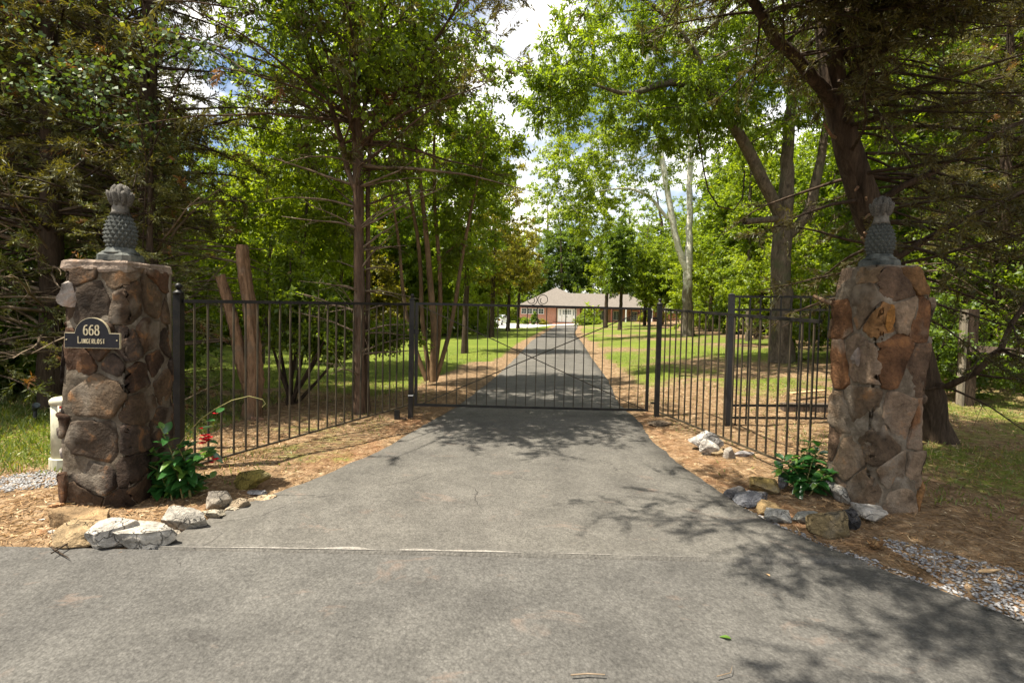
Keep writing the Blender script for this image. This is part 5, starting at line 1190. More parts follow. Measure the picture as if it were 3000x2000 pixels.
# ================================================================ HOUSE
HZ = -0.74
house = empty('brick_house', (6.0, 84.0, HZ)); tag(house, 'low red brick house with grey hipped roof at the end of the drive', 'house')
HO = np.array([6.0, 84.0, HZ])
def hx(px, Y=84.0): return (px-1500)/1500*Y - HO[0]
WH = 2.78
def hpart(name, mat, f, parent=None):
    mb = MB(); f(mb); return mb.build(name, mat, parent or house)
xa, xb = hx(1517), hx(1698); xm = hx(1915, 88)
hpart('wall', M['brick'], lambda m: m.box((xa, 0, -.4), (xb, 13, WH)))                 # front wing
hpart('wall', M['brick'], lambda m: m.box((xb+.01, 3.6, -.4), (xm, 13, WH-.01)))        # body of the house
hpart('porch_floor', M['concrete'], lambda m: m.box((xb+.01, .6, -.4), (xm-.3, 3.59, .28)))
def hip(mb, x0, x1, y0, y1, ze, zr, rx0, rx1, ry0, ry1, th=.16):
    V = [(x0,y0,ze),(x1,y0,ze),(x1,y1,ze),(x0,y1,ze),(rx0,ry0,zr),(rx1,ry1,zr)]
    b = [(x,y,z-th) for x,y,z in V[:4]]
    mb.add(V+b, [(0,1,5,4) if abs(ry0-ry1) < .01 else (0,1,4), (1,2,5) if abs(ry0-ry1) < .01 else (1,2,5,4), (2,3,4,5) if abs(ry0-ry1) < .01 else (2,3,5), (3,0,4) if abs(ry0-ry1) < .01 else (3,0,4,5),
                 (0,6,7,1),(1,7,8,2),(2,8,9,3),(3,9,6,0),(9,8,7,6)])
peak = hx(1626, 90.5)
roof = hpart('roof', M['roof'], lambda m: hip(m, peak-7.0, peak+7.0, -.7, 14.2, WH+.12, WH+3.55, peak, peak, 6.2, 9.5))
hpart('roof', M['roof'], lambda m: hip(m, hx(1530), xm+1.0, 2.2, 13.8, WH+.10, WH+2.65, hx(1600, 92), hx(1836, 92), 8, 8))
hpart('roof', M['roof'], lambda m: hip(m, xm+.6, xm+5.6, 6, 12, WH-.4, WH+1.0, xm+3.1, xm+3.1, 8.5, 9.5))
hpart('wall', M['brick'], lambda m: m.box((xm+.9, 6.5, -.4), (xm+5.2, 11.6, WH-.55)))
hpart('gutter', M['white'], lambda m: m.box((peak-7.02, -.80, WH-.06), (peak+7.02, -.71, WH+.10)))
hpart('gutter', M['white'], lambda m: m.box((peak+7.05, 2.10, WH-.08), (xm+1.0, 2.19, WH+.07)))
def window(x0, x1, z0, z1, y, nx_=2, nz_=2):
    w = hpart('window', M['white'], lambda m: (m.box((x0-.07, y-.06, z0-.07), (x1+.07, y-.02, z0)), m.box((x0-.07, y-.06, z1), (x1+.07, y-.02, z1+.07)), m.box((x0-.07, y-.06, z0), (x0, y-.02, z1)), m.box((x1, y-.06, z0), (x1+.07, y-.02, z1))))
    for i in range(nx_):
        for j in range(nz_):
            a_, b_ = x0+(x1-x0)*i/nx_+.015, x0+(x1-x0)*(i+1)/nx_-.015; c_, d_ = z0+(z1-z0)*j/nz_+.015, z0+(z1-z0)*(j+1)/nz_-.015
            hpart('pane', M['glass'], lambda m: m.box((a_, y-.035, c_), (b_, y-.015, d_)), w)
    hpart('muntin', M['white'], lambda m: [m.box((x0+(x1-x0)*i/nx_-.014, y-.045, z0), (x0+(x1-x0)*i/nx_+.014, y-.0345, z1)) for i in range(1, nx_)]+[m.box((x0, y-.047, z0+(z1-z0)*j/nz_-.014), (x1, y-.0355, z0+(z1-z0)*j/nz_+.014)) for j in range(1, nz_)], w)
for k in range(4):
    x0 = hx(1527+k*16.6); window(x0, x0+.80, 1.72, 2.50, 0.0)
def door():
    x0, x1 = hx(1634), hx(1686); d = hpart('door', M['white'], lambda m: m.box((x0, -.06, .42), (x1, .05, 2.62)))
    for a_, b_ in ((.09, .14), (.86, .91)):
        hpart('sidelight', M['glass'], lambda m: m.box((x0+(x1-x0)*a_, -.075, .95+.6), (x0+(x1-x0)*b_, -.062, 2.45)), d)
    for i in range(5):
        for j in range(3):
            a_ = x0+(x1-x0)*(.27+.095*i); z = 1.72+.25*j
            hpart('pane', M['glass'], lambda m: m.box((a_, -.075, z), (a_+.20, -.062, z+.19)), d)
    hpart('door_frame', M['cream'], lambda m: (m.box((x0-.12, -.08, .42), (x0-.005, .0, 2.66)), m.box((x1+.005, -.08, .42), (x1+.12, .0, 2.66)), m.box((x0+(x1-x0)*.205, -.08, .44), (x0+(x1-x0)*.225, -.0605, 2.6)), m.box((x0+(x1-x0)*.785, -.08, .44), (x0+(x1-x0)*.805, -.0605, 2.6)), m.box((x0+(x1-x0)*.495, -.08, .44), (x0+(x1-x0)*.505, -.0605, 2.6))), d)
    hpart('handle', M['sprayer'], lambda m: m.box((x0+(x1-x0)*.46, -.12, 1.28), (x0+(x1-x0)*.53, -.082, 1.36)), d)
    for k in range(3): hpart('step', M['brick'], lambda m: m.box((x0-.9, -.35-.32*(2-k), -.3), (x1+.5, -.06-.32*(2-k)+.02, .12+.14*k-.02*k)))
door()
for k, px in enumerate((1712, 1742, 1790, 1832, 1872, 1908)):
    x0 = hx(px, 85.2); hpart('porch_post', M['white'] if k % 2 else M['porch_dark'], lambda m: m.box((x0-.08, .9, .28), (x0+.08, 1.06, WH-.06)))
for px in (1752, 1795, 1846, 1880):
    x0 = hx(px, 88); window(x0, x0+1.0, .95, 2.3, 3.6, 2, 4)
    for s_ in (-.36, 1.08): hpart('shutter', M['porch_dark'], lambda m: m.box((x0+s_, 3.53, .9), (x0+s_+.28, 3.575, 2.35)))
for k in range(4): hpart('step', M['white'], lambda m: m.box((hx(1786, 84.5), -.6+.3*k, -.25), (hx(1800, 84.5), -.3+.3*k, -.10+.095*k)))
hpart('bench', M['timber'], lambda m: (m.box((hx(1832, 86), 2.4, .72), (hx(1850, 86), 2.9, .78)), m.box((hx(1832, 86), 2.85, .72), (hx(1850, 86), 2.9, 1.25)), m.box((hx(1832, 86), 2.4, .28), (hx(1833, 86), 2.5, .72)), m.box((hx(1849, 86), 2.4, .28), (hx(1850, 86), 2.5, .72))))
# plants by the house
def small_bush(px, py, Y, w, h, mat, seed, label, name='shrub', leaf=.22, nl=1800, aspect=.5, droop=.2, group='plants around the house'):
    x = at(px, py, Y)[0]; B = np.array([x, Y, float(gz(x, Y))+.02])
    st = [[((0, 0, 0), .03), ((.15*math.cos(a_), .15*math.sin(a_), h*.4), .02), ((.4*w*math.cos(a_), .4*w*math.sin(a_), h*.8), .008)] for a_ in (0, 2.1, 4.2)]
    return broadleaf(name, B, st, [((0, 0, h*.52), (w/2, w/2, h*.48), 1)], 40, nl, leaf, (M['bark_dark'], M[mat]), seed, label, group, 'plant', twigs=6, twig_len=w*.22, rt=.003, aspect=aspect, droop=droop, sides=5, min_nodes=.1)
small_bush(1565, 955, 80, 1.3, 2.1, 'leaf_dark', 301, 'small clipped dark tree in front of the brick wing')
small_bush(1725, 955, 79, 2.6, 2.9, 'leaf_light', 302, 'tall broad leaved banana plant by the front porch', 'banana_plant', .75, 420, .28, .5)
small_bush(1705, 955, 78, 2.3, 1.5, 'leaf_mid', 303, 'green shrub at the foot of the banana plant')
small_bush(1535, 950, 81, 1.6, 1.0, 'leaf_mid', 304, 'low green shrub under the row of four windows')
small_bush(1590, 955, 80, 1.2, .9, 'leaf_olive', 305, 'small olive shrub near the front steps')
small_bush(1745, 955, 78, 2.2, .9, 'leaf_mid', 306, 'low shrub before the porch floor')
small_bush(1885, 940, 82, 1.4, 1.4, 'leaf_olive', 307, 'reddish olive shrub at the right porch end')
small_bush(1402, 958, 62, 1.6, 1.6, 'leaf_light', 308, 'spiky pale plant beside the concrete pad', 'spiky_plant', .6, 300, .1, -.3)
# ================================================================ CARS BY THE HOUSE
def car(loc, rz, label):
    r = empty('parked_car', loc, rz); tag(r, label, 'car', 'white cars parked by the house')
    prof = [(-2.15,.35),(-2.2,.62),(-2.1,.92),(-1.2,1.0),(-.55,1.42),(.75,1.45),(1.55,1.05),(2.15,.95),(2.22,.6),(2.15,.32)]
    n = len(prof); V = []
    for y, k in ((-.86, 0), (-.80, 1), (.80, 1), (.86, 0)):
        for x, z in prof:
            ins = max(0, (z-.9))*.32; yy = math.copysign(abs(y)-ins, y); V.append((x*(1.0 if k else .985), yy, z*(1.0 if k else .985)))
    Fc = [tuple(range(n)), tuple(reversed(range(3*n, 4*n)))]
    for j in range(3): Fc += [(j*n+(i+1) % n, j*n+i, (j+1)*n+i, (j+1)*n+(i+1) % n) for i in range(n)]
    mb = MB(); mb.add(V, Fc); mb.build('body', M['carpaint'], r)
    for s_ in (-1, 1):
        for x0, x1, x2, x3 in ((-.95, .02, .02, -.5), (.08, 1.3, .72, .08)):
            mb = MB(); yo = s_*.815; yi = s_*.70; mb.add([(x0, yo+s_*.012, 1.02), (x1, yo+s_*.012, 1.02), (x2, yi+s_*.02, 1.37), (x3, yi+s_*.02, 1.37)], [(0, 1, 2, 3) if s_ < 0 else (3, 2, 1, 0)]); mb.build('side_window', M['glass'], r)
    mb = MB(); mb.add([(-1.16, -.72, 1.045), (-1.16, .72, 1.045), (-.62, .62, 1.40), (-.62, -.62, 1.40)], [(3, 2, 1, 0)]); mb.build('rear_window', M['glass'], r)
    mb = MB(); mb.add([(1.50, -.72, 1.10), (1.50, .72, 1.10), (.86, .62, 1.42), (.86, -.62, 1.42)], [(0, 1, 2, 3)]); mb.build('windscreen', M['glass'], r)
    for x in (-1.35, 1.35):
        for s_ in (-1, 1):
            mb = MB(); mb.lathe([(.20, -.1), (.33, -.1), (.34, -.06), (.34, .06), (.33, .1), (.20, .1)], 20); w = mb.build('wheel', M['rubber'], r); w.rotation_euler = (math.pi/2, 0, 0); w.location = (x, s_*.80, .34)
            mb = MB(); mb.lathe([(.02, -.106), (.21, -.106), (.21, .106), (.02, .106)], 14); mb.build('rim', M['steel'], w)
    for s_ in (-1, 1):
        mb = MB(); mb.box((2.10, s_*.62-.15, .68), (2.235, s_*.62+.15, .82)); mb.build('headlight', M['glass'], r)
        mb = MB(); mb.box((-2.215, s_*.66-.13, .68), (-2.10, s_*.66+.13, .86)); mb.build('tail_light', M['redsticker'], r)
    return r
p = at(1312, 962, 58); car((p[0], 58.5, float(gz(p[0], 58.5))+.02), math.radians(20), 'white car half hidden behind the trees left of the drive')
p = at(1462, 950, 74); car((p[0], 75, float(gz(p[0], 75))+.08), math.radians(75), 'white car parked on the concrete beside the house wing')

# ================================================================ LOOSE ROCKS
def rock(px0, px1, py0, py1, colr, label, seed, group, flat=0, dk=.7, hk=None, rz=None, cuts=10):
    """one loose rock from its extent in the photograph"""
    b = G((px0+px1)/2, py1); Yc = b[1]; w = (px1-px0)*Yc/F_PX; ext = (py1-py0)*Yc/F_PX
    d = w*dk; h = hk if hk else max(.45*ext, ext-.42*d)
    y = Yc+d*.42; x = b[0]*(y/Yc)
    me = rock_mesh('rock', seed, w/2*(1.55 if group == LG else 1.42), d/2*1.42, h*(1.28 if flat > .35 or flat == 0 else .95), cuts+5, .08, 4, flat)
    zb = min(v.co.z for v in me.vertices)
    o = link('rock', me, None, M['rock']); o.location = (x, y, gs(x, y)-zb-h*(.30 if flat > .35 or flat == 0 else .16)); o.color = (colr[0]*.74, colr[1]*.71, colr[2]*.66, 1)
    o.rotation_euler = (0, 0, (random.Random(seed).uniform(-.25, .25) if rz is None else rz)); tag(o, label, 'rock', group); return o
TAN, WHT, GRY, OCH, SLT, LAV, CRM = (.40,.30,.18), (.52,.50,.47), (.38,.36,.33), (.36,.27,.10), (.11,.11,.12), (.30,.30,.33), (.48,.44,.36)
LG, RG, WG = 'rocks edging the bed at the plaque pillar', 'rocks ringing the bed at the brown pillar', 'white rocks below the right picket fence'
for k, a_ in enumerate([
    (148, 338, 1472, 1560, (.30,.21,.12), 'long brown slab leaning against the foot of the plaque pillar', LG, .35, .35),
    (160, 308, 1500, 1602, TAN, 'flat tan slab at the left end of the rock edging', LG, .3, .7),
    (247, 372, 1532, 1617, WHT, 'pale grey wedge rock next to the tan slab', LG, .4, .7),
    (335, 490, 1524, 1612, (.55,.53,.49), 'long white slab, widest of the left edging rocks', LG, .3, .55),
    (491, 602, 1476, 1556, (.50,.48,.44), 'big pale angular rock in front of the red flowering plant', LG, .5, .7),
    (593, 659, 1482, 1522, CRM, 'low cream rock right of the big pale angular one', LG, .4, .7),
    (612, 671, 1446, 1495, (.50,.45,.38), 'rounded cream rock behind the low cream one', LG, 0, .8),
    (670, 726, 1456, 1494, (.44,.36,.26), 'small tan rock near the end of the left edging', LG, 0, .8),
    (722, 754, 1452, 1474, (.34,.27,.19), 'small brown rock second from the right end of the left edging', LG, 0, .8),
    (752, 802, 1442, 1468, (.50,.40,.27), 'little pale tan rock ending the left edging', LG, .4, .8),
    (720, 776, 1430, 1452, (.44,.44,.46), 'thin white flat rock lying before the mossy block', LG, .3, .6),
    (688, 774, 1388, 1440, (.30,.25,.07), 'mossy yellow block behind the left edging', LG, .55, .6),
    (2178, 2286, 1392, 1449, OCH, 'big ochre rock left of the glossy green plant', RG, .45, .7),
    (2130, 2194, 1424, 1461, SLT, 'dark slate rock at the drive edge', RG, 0, .7),
    (2158, 2243, 1436, 1483, (.20,.21,.24), 'blue grey rock below the ochre one', RG, 0, .7),
    (2207, 2284, 1462, 1506, (.46,.33,.17), 'flat tan rock between the blue grey and white rocks', RG, .4, .7),
    (2240, 2319, 1480, 1532, (.55,.55,.52), 'clean white rock at the front of the right ring', RG, .5, .7),
    (2316, 2406, 1488, 1538, (.33,.34,.32), 'grey rock right of the clean white one', RG, .45, .7),
    (2386, 2496, 1482, 1572, (.28,.22,.12), 'large ochre streaked boulder at the front of the right ring', RG, .5, .7),
    (2470, 2526, 1508, 1556, (.07,.07,.075), 'black lump against the large streaked boulder', RG, 0, .8),
    (2508, 2594, 1474, 1542, (.52,.50,.47), 'white rock with dark patches at the pillar foot', RG, .4, .8),
    (2420, 2514, 1426, 1485, (.42,.41,.38), 'pale grey angular rock touching the brown pillar', RG, .4, .7),
    (2280, 2310, 1402, 1440, (.36,.36,.38), 'small grey rock half behind the glossy plant', RG, 0, .7),
    (2406, 2452, 1392, 1432, (.42,.33,.23), 'small tan rock behind the glossy plant', RG, 0, .7),
    (2540, 2582, 1578, 1610, (.26,.15,.07), 'small rusty stone below the right ring', RG, .4, .8),
    (2030, 2102, 1272, 1322, (.46,.46,.46), 'large white grey rock in the cluster under the right fence', WG, 0, .7),
    (2050, 2106, 1294, 1334, (.62,.60,.57), 'brightest white rock in the cluster under the right fence', WG, 0, .7),
    (2082, 2128, 1314, 1338, (.36,.28,.17), 'small tan rock in the middle of the cluster', WG, 0, .7),
    (2118, 2154, 1316, 1346, (.56,.52,.47), 'upright white rock in the cluster under the right fence', WG, 0, .6),
    (2150, 2212, 1316, 1341, (.40,.39,.41), 'flat lavender grey rock at the right of the cluster', WG, .35, .6),
    (1905, 1960, 1222, 1250, (.24,.19,.14), 'brown flat stone at the foot of the right gate post', WG, .35, .7),
    (240, 300, 1556, 1600, (.46,.40,.31), 'small cream rock wedged between the tan slab and the pale wedge rock', LG, .4, .7),
    (470, 520, 1540, 1572, (.42,.38,.32), 'small pale rock filling the gap right of the long white slab', LG, .3, .7),
    (655, 700, 1470, 1498, (.48,.42,.33), 'small cream rock right of the low cream one', LG, 0, .8),
    (735, 765, 1222, 1238, (.40,.24,.16), 'small reddish stone at the foot of the cut trunks', LG, .4, .7)]):
    rock(a_[0], a_[1], a_[2], a_[3], a_[4], a_[5], 400+k, a_[6], a_[7], a_[8])
# tan chips scattered left of the slab
rr = random.Random(8)
for k in range(46):
    x, y = rr.uniform(-5.4, -2.75), rr.uniform(3.52, 4.05)
    if x > -3.0 and y > 3.6: continue
    s_ = rr.uniform(.022, .07); me = rock_mesh('stone_chip', 500+k, s_*1.3, s_, s_*.42, 9, .05, 2, .4)
    o = link('stone_chip', me, None, M['rock']); c_ = rr.choice([(.46,.30,.16), (.52,.40,.25), (.36,.20,.10), (.48,.44,.38)]); o.color = (*c_, 1)
    o.location = (x, y, gs(x, y)+s_*.12); o.rotation_euler = (rr.uniform(-.25, .25), rr.uniform(-.25, .25), rr.uniform(0, 6)); tag(o, 'small tan stone chip strewn beside the road left of the rock edging', 'stone', 'stone chips by the road')

# ================================================================ FLOWERING PLANT AND GLOSSY PLANT
def leaf_blade(name, L, W, mat):
    V, Fc = [], []; n = 6
    for i in range(n+1):
        t = i/n; w = W*math.sin(math.pi*min(1, t**.8))**.85/2 if 0 < i < n else 0.0015; z = -L*.22*t*t; 
        V += [(-w, t*L, z+w*.35), (0, t*L, z), (w, t*L, z+w*.35)]
    for i in range(n):
        for j in (0, 1): Fc.append((i*3+j, i*3+j+1, (i+1)*3+j+1, (i+1)*3+j))
    me = bpy.data.meshes.new(name); me.from_pydata(V, [], Fc); me.update(); me.polygons.foreach_set('use_smooth', np.ones(len(me.polygons), bool)); me.materials.append(mat); return me
LEAFA = leaf_blade('leaf', .150, .072, M['shrub_leaf']); LEAFB = leaf_blade('leaf', .13, .06, M['shrub_leaf_pale'])
def leafy(name, base, stems, seed, label, cat, nleaf, hang=0.2, sc=1.0, pale=.2, tstart=.15):
    rnd = random.Random(seed); r = empty(name, base); tag(r, label, cat)
    for path in stems:
        P = [np.array(p)-base for p in path]; mb = MB(); mb.tube(P, list(np.linspace(.006, .0022, len(P))), 5); mb.build('stem', M['stem'], r)
        m = max(3, int(nleaf/len(stems)))
        for k in range(m):
            t = tstart+(1-tstart)*(k+rnd.random())/m; f = t*(len(P)-1); i = min(len(P)-2, int(f)); p = P[i]+(P[i+1]-P[i])*(f-i)
            o = bpy.data.objects.new('leaf', LEAFB if rnd.random() < pale*(0.4+1.2*t) else LEAFA); col.objects.link(o); o.parent = r
            o.location = p; s_ = sc*rnd.uniform(.6, 1.15)*(1.1-.3*t); o.scale = (s_, s_, s_); o.rotation_euler = (rnd.uniform(-.5, .75)-hang, rnd.uniform(-.5, .5), rnd.uniform(0, 6.28))
    return r
B = G(452, 1478); B[1] += .12; B[2] = gs(B[0], B[1]); Y0 = B[1]
tops = [(380, 1330), (420, 1280), (470, 1250), (520, 1300), (560, 1290), (600, 1330), (640, 1300), (500, 1360), (560, 1380), (620, 1400), (430, 1390), (400, 1420), (470, 1340), (540, 1340), (590, 1440), (510, 1430)]
stems = []
rnd = random.Random(3)
for (x, y) in tops:
    e = at(x, y, Y0+rnd.uniform(-.16, .22)); b = B+np.array([rnd.uniform(-.1, .22), rnd.uniform(-.06, .1), 0]); m_ = b*.5+e*.5+np.array([(b[0]-e[0])*.15, 0, .06]); stems.append([b, m_, e])
tend = [B+np.array([.08, 0, 0]), at(505, 1330, Y0), at(548, 1270, Y0), at(590, 1225, Y0), at(630, 1198, Y0), at(680, 1172, Y0), at(730, 1160, Y0), at(770, 1170, Y0), at(778, 1182, Y0), at(768, 1192, Y0)]
fp = leafy('flowering_plant', B, stems, 5, 'red flowering plant with a long arching tendril beside the dark pillar', 'plant', 330, .0, 1.05, .25)
mb = MB(); mb.tube([p-B for p in tend], list(np.linspace(.005, .0025, len(tend))), 5); mb.build('tendril', M['stem_pale'] if 'stem_pale' in M else M['stem'], fp)
for k, (x, y) in enumerate([(600, 1235), (585, 1260), (635, 1210), (560, 1270)]):
    o = bpy.data.objects.new('leaf', LEAFB if k % 2 else LEAFA); col.objects.link(o); o.parent = fp; o.location = at(x, y, Y0)-B; o.rotation_euler = (.4, .3, 4.4+k); o.scale = (.8, .8, .8)
PET = leaf_blade('petal', .045, .030, M['petal'])
for k, (x, y) in enumerate([(600, 1278), (606, 1292), (594, 1300), (612, 1284), (597, 1288), (630, 1348), (622, 1356), (592, 1256), (632, 1212), (618, 1340)]):
    fl_ = empty('flower', at(x, y, Y0-.04)-B); fl_.parent = fp
    for j in range(5 if k < 5 else 3):
        o = bpy.data.objects.new('petal', PET); col.objects.link(o); o.parent = fl_; o.rotation_euler = (.5, 0, j*1.256+k); s_ = 1.0 if k < 6 else .65; o.scale = (s_,)*3
B = G(2368, 1462); B[1] += .08; B[2] = gs(B[0], B[1]); Y0 = B[1]; stems = []
for (x, y) in [(2290, 1340), (2320, 1330), (2360, 1335), (2400, 1320), (2440, 1345), (2400, 1300), (2300, 1390), (2340, 1370), (2420, 1380), (2450, 1385), (2280, 1370), (2375, 1290), (2350, 1410), (2400, 1415)]:
    e = at(x, y, Y0+rnd.uniform(-.14, .2)); b = B+np.array([rnd.uniform(-.08, .08), rnd.uniform(-.06, .08), 0]); stems.append([b, b*.5+e*.5+np.array([0, 0, .05]), e])
leafy('glossy_plant', B, stems, 6, 'glossy green leafy plant inside the rock ring at the brown pillar', 'plant', 250, .0, 1.0, .14)

# ================================================================ SMALL THINGS
# utility pedestal behind the dark pillar
b = G(196, 1374); b[2] = gs(b[0], b[1]); Yp = b[1]; hp = at(190, 1166, Yp)[2]-b[2]
up_ = empty('utility_pedestal', b); tag(up_, 'cream utility pedestal with stickers half hidden by the dark pillar', 'utility box')
mb = MB(); mb.lathe([(.135, .0), (.135, .10), (.12, .105)], 20); mb.build('base', M['cream'], up_, False)
mb = MB(); mb.lathe([(.118, .09), (.118, hp-.03)], 20); mb.build('body', M['cream'], up_, True)
mb = MB(); mb.lathe([(.128, hp-.05), (.130, hp-.01), (.11, hp+.01), (.03, hp+.02)], 20); mb.build('lid', M['cream'], up_, True)
for nm, mt, z0, z1 in (('sticker', 'orange', .50, .56), ('sticker', 'redsticker', .66, .69), ('sticker', 'white', .56, .65)):
    mb = MB(); n = 6; V = []
    for i in range(n+1):
        a_ = math.radians(-75+i*10); V += [(.1195*math.cos(a_), .1195*math.sin(a_), z0*hp/.75), (.1195*math.cos(a_), .1195*math.sin(a_), z1*hp/.75)]
    mb.add(V, [(2*i, 2*i+2, 2*i+3, 2*i+1) for i in range(n)]); mb.build(nm, M[mt], up_)
# small black landscape light on a stake
b = G(102, 1234); b[2] = gs(b[0], b[1]); ll_ = empty('garden_light', b); tag(ll_, 'small black garden light on a stake in the shaded grass', 'garden light')
mb = MB(); mb.tube([(0, 0, -.05), (.01, 0, .16)], .022, 8); mb.build('stake', M['sprayer'], ll_)
mb = MB(); mb.tube([(0, 0, .15), (.07, -.05, .22)], [.03, .045], 10); mb.build('lamp_head', M['sprayer'], ll_)
mb = MB(); mb.tube([(.07, -.05, .22), (.072, -.052, .222)], [.038, .038], 10); mb.build('lens', M['glass'], ll_)
# weathered post top behind the dark pillar
p = at(487, 780, 5.6); b = np.array([p[0], 5.6, gs(p[0], 5.6)]); hp = p[2]-b[2]
mb = MB(); mb.lathe([(.05, -.05), (.05, hp-.07), (.045, hp-.03), (.028, hp-.005), (.01, hp)], 12); o = mb.build('wooden_post', M['wood_grey'], None, True); o.location = b; tag(o, 'round topped grey wooden post behind the dark pillar', 'post')
# wooden rail fence at the right
b = G(2826, 1190); b[2] = gs(b[0], b[1]); Yp = b[1]
rf = empty('rail_fence', b); tag(rf, 'old wooden post with a dark rail at the right wood edge', 'fence')
zt = at(2826, 905, Yp)[2]-b[2]
mb = MB(); mb.box((-.10, -.09, -.1), (.10, .09, zt)); mb.build('post', M['bark_dark'], rf)
mb = MB(); mb.box((-.145, -.10, -.1), (-.101, .02, zt-.02)); mb.build('board', M['wood_grey'], rf)
q0 = at(2840, 1020, Yp-.2)-b; q1 = at(3150, 1040, Yp-.9)-b
mb = MB(); mb.bar(q0, q1, .05, .11); mb.build('rail', M['timber'], rf)
# raised bed timbers behind the tall fence panel
tb = G(2400, 1205); 
mb = MB(); p0 = G(2290, 1205); p1 = G(2520, 1208); mb.bar(p0+[0, 0, .07], p1+[0, 0, .07], .14, .14); tag(mb.build('bed_timber', M['timber']), 'dark timber edging of a bed behind the tall fence panel', 'timber')
mb = MB(); p0 = G(2338, 1186); p1 = G(2440, 1178); mb.bar(p0+[0, .25, .16], p1+[0, .25, .17], .10, .03); tag(mb.build('pale_board', M['cut_wood']), 'pale yellow board lying on the timber edging', 'board')
# broken branch resting on the tall fence panel
p0, p1 = at(2385, 868, 6.0), at(2500, 925, 5.2)
bb = empty('broken_branch', p1); tag(bb, 'broken bare branch caught on the fence beside the brown pillar', 'branch')
mb = MB(); mb.tube([p0-p1, (p0-p1)*.5+[0, 0, .02], (0, 0, 0)], [.02, .026, .032], 8); mb.build('wood', M['bark_red'], bb, True)
mb = MB(); mb.tube([(p0-p1)*.75, at(2350, 905, 6.1)-p1, at(2300, 920, 6.2)-p1], [.008, .006, .003], 5); mb.build('twig', M['twig_dead'], bb)
# little dark gate stop by the left gate post
b = G(1163, 1232); b[2] = gs(b[0], b[1]); gs_ = empty('gate_stop', b); tag(gs_, 'small dark metal gate stop beside the left gate post', 'gate stop')
mb = MB(); mb.box((-.035, -.03, -.02), (.035, .03, .14)); mb.build('upright', M['iron'], gs_); mb = MB(); mb.box((.036, -.025, -.01), (.13, .025, .03)); mb.build('foot', M['bark_dark'], gs_)
# thin twig across the tan slab, pieces on the road
def ground_twig(pts, r, label, mat='twig_dead', lift=.012):
    P = []
    for px, py in pts: p = G(px, py); P.append((p[0], p[1], max(gs(p[0], p[1]), float(gz(p[0], p[1]))+.014)+lift))
    mb = MB(); mb.tube(P, r, 5); tag(mb.build('twig', M[mat]), label, 'twig', 'twigs on the ground')
ground_twig([(150, 1640), (185, 1618), (215, 1600), (262, 1548)], [.004, .006, .006, .003], 'thin dark bent twig reaching over the tan slab', 'bark_dark', .03)
ground_twig([(150, 1612), (175, 1630), (203, 1646)], [.006, .005, .002], 'short dark twig on the road edge', 'bark_dark')
ground_twig([(1672, 1992), (1720, 1988), (1772, 1991)], [.004, .004, .003], 'straw coloured stick at the bottom of the picture')
ground_twig([(2100, 1996), (2140, 1985), (2145, 1965)], [.003, .002, .001], 'tiny forked stick near the bottom edge')
p = G(2142, 1877); o = link('fallen_leaf', leaf_blade('leaf', .055, .03, M['shrub_leaf_pale'])); o.location = (p[0], p[1], .012); o.rotation_euler = (.15, .1, 1.2); tag(o, 'single green fallen leaf on the road', 'leaf')
p = G(2255, 1692); o = link('fallen_leaf', leaf_blade('leaf', .04, .018, M['cut_wood'])); o.location = (p[0], p[1], .012); o.rotation_euler = (.1, .1, .2); tag(o, 'small yellow fallen leaf near the tree shadow on the road', 'leaf')
p = G(2900, 1683); o = link('bark_piece', rock_mesh('bark_piece', 901, .11, .02, .012, 6, .1, 2), None, M['cut_wood']); o.location = (p[0], p[1], gs(p[0], p[1])+.03); o.rotation_euler = (0, 0, .2); tag(o, 'tan bark piece lying on the pale gravel', 'bark')

# ================================================================ GROUND COVER (nobody could count it)
rng = np.random.default_rng(77)
def blades(n, x0, x1, y0, y1, dens, h, w, name, label, mat, seed, flatk=0.0):
    rng = np.random.default_rng(seed)
    x = rng.uniform(x0, x1, n); y = y0+(y1-y0)*rng.random(n)**1.3
    keep = (rng.random(n) < dens(x, y)) & (edge_dist(x, y) > 0.03); x, y = x[keep], y[keep]; n = len(x)
    z = gsurf(x, y); hh = h*rng.uniform(.4, 1.25, n); a_ = rng.uniform(0, 6.283, n)
    if flatk: # lying straws
        el = rng.uniform(-.05, .28, n); D = np.stack([np.cos(a_)*np.cos(el), np.sin(a_)*np.cos(el), np.sin(el)], -1); Nn = rng.normal(size=(n, 3))*.4+np.array([0, 0, 1.0])
    else:
        D = rng.normal(size=(n, 3))*.45+np.array([0, 0, 1.0]); Nn = np.stack([np.cos(a_), np.sin(a_), np.zeros(n)], -1)
    tint = rng.random(n)*.92; tint = np.where(rng.random(n) < .08, 1.0, tint)
    root = leaf_quads(np.stack([x, y, z+(.004 if flatk else -.004)], -1), D, Nn, hh, np.full(n, w)*rng.uniform(.6, 1.5, n), tint, name, mat, None, fold=.05, droop=.25 if not flatk else .03)
    tag(root, label, name.split('_')[-1], kind='stuff'); return root
blades(70000, -14, 12, 8.5, 24, lambda x, y: cover(x, y)*np.clip(14/y, .25, 1)*.9, .055, .010, 'lawn_grass', 'short mown grass of the lawns', M['grass'], 1)
blades(42000, -9, -3.8, 4.5, 9, lambda x, y: .75*sstep(4.6, 5.2, y), .085, .010, 'verge_grass', 'taller grass left of the dark pillar', M['grass'], 2)
blades(30000, -3.6, 8, 4.4, 10, lambda x, y: (.08+.5*(np.sin(x*2.1+y*1.3)*np.sin(x*.9-y*1.7) > .35))*sstep(.2, .8, edge_dist(x, y))*.7, .06, .009, 'sparse_grass', 'sparse grass tufts along the fences', M['grass'], 3)
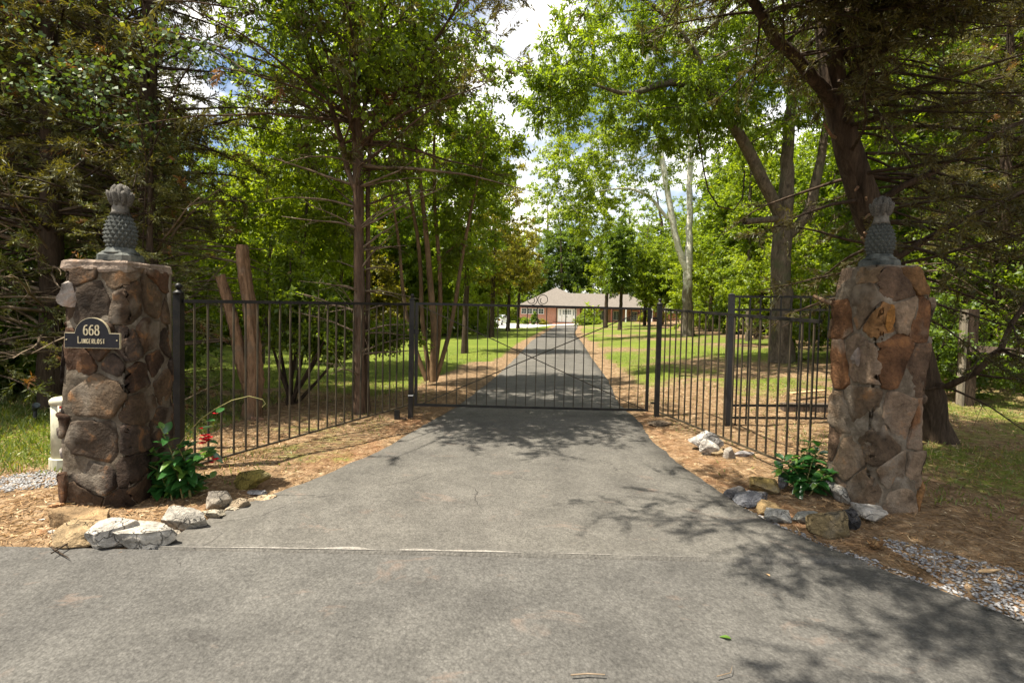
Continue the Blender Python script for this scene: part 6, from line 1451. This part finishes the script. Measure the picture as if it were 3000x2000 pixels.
blades(64000, -4.0, 9.5, 3.2, 11, lambda x, y: np.clip(1.3-edge_dist(x, y)*.12, .25, 1)*np.clip(8/y, .3, 1), .10, .0052, 'straw_litter', 'dry straw and needle litter along the drive edges', M['straw'], 4, 1)
blades(26000, 3.9, 11, 3.6, 11, lambda x, y: .45*(np.sin(x*1.1+2)*np.sin(y*1.3)+.5)*np.clip(6/y, .3, 1), .07, .009, 'shade_weeds', 'low green weeds in the shade right of the brown pillar', M['grass'], 7)
blades(16000, -7, -2.6, 3.5, 6.5, lambda x, y: .7+0*x, .05, .010, 'verge_litter', 'dry litter around the dark pillar', M['straw'], 5, 1)
blades(14000, -4.0, 10, 3.2, 12, lambda x, y: np.clip(8/y, .3, 1)*.8, .034, .015, 'leaf_litter', 'small dead leaves lying among the straw', M['straw'], 6, 1)
def gravel(n, inside, x0, x1, y0, y1, s0, s1, name, label, mat, seed, zo=.0):
    rng = np.random.default_rng(seed); x = rng.uniform(x0, x1, n); y = rng.uniform(y0, y1, n); k = inside(x, y, rng); x, y = x[k], y[k]; n = len(x)
    s = rng.uniform(s0, s1, n); oc = np.array([(1,0,0),(0,1,0),(-1,0,0),(0,-1,0),(.1,.1,1),(-.05,0,-1)], float)
    V = oc[None]*s[:, None, None]*rng.uniform(.6, 1.3, (n, 6, 1)); V[..., 2] *= .5; a_ = rng.uniform(0, 6.28, n); ca, sa = np.cos(a_), np.sin(a_)
    X = V[..., 0]*1.2*ca[:, None]-V[..., 1]*.8*sa[:, None]; Yv = V[..., 0]*1.2*sa[:, None]+V[..., 1]*.8*ca[:, None]
    z = np.maximum(gsurf(x, y), np.where(edge_dist(x, y) < 0, gz(x, y)+.012, -9))+s*.12+zo
    V = np.stack([X+x[:, None], Yv+y[:, None], V[..., 2]+z[:, None]], -1).reshape(-1, 3)
    f = np.array([(0,1,4),(1,2,4),(2,3,4),(3,0,4),(1,0,5),(2,1,5),(3,2,5),(0,3,5)]); T = (np.arange(n)[:, None, None]*6+f[None]).reshape(-1, 3)
    tint = np.repeat(np.where(rng.random(n) < .04, 1.0, rng.random(n)*.92), 8); me = mesh_np(name, V, None, T, attr=tint); o = link(name, me, None, mat); tag(o, label, 'gravel', kind='stuff'); return o
def in_right(x, y, rng):
    e = edge_dist(x, y); edge = 3.72-0.36*(x-2.7)+.12*np.sin(x*5)
    band = np.where(x > 2.75, (y < edge), (e > .03) & (e < .02+.22*np.clip((x-1.9), 0, .5)))
    return (e > -.02) & band & (rng.random(len(x)) < .95) & (x > 1.75)
gravel(26000, in_right, 1.7, 5.2, 1.6, 4.4, .006, .019, 'pale_gravel', 'pale crushed gravel at the right road edge', M['gravel'], 1, .004)
gravel(12000, lambda x, y, r: (np.abs(edge_dist(x, y)-.05) < .10*r.random(len(x))**.5) & (x > 1.6), 1.6, 6, 1.2, 3.95, .004, .013, 'asphalt_crumbs', 'dark broken asphalt crumbs along the right road edge', M['gravel_dark'], 2, .002)
gravel(9000, lambda x, y, r: ((x+4.25)/.62)**2+((y-4.62-.25*(x+4.2))/.36)**2 < r.uniform(.4, 1.0, len(x)), -5.2, -3.5, 4.0, 5.3, .006, .018, 'grey_gravel', 'patch of grey gravel left of the dark pillar', M['gravel'], 3, .004)
gravel(5000, lambda x, y, r: (edge_dist(x, y) > 0) & (edge_dist(x, y) < .5) & (x < 0), -5.5, 0.2, 3.4, 7, .004, .014, 'earth_crumbs', 'small stones and earth crumbs along the left drive edge', M['straw'], 4, 0)
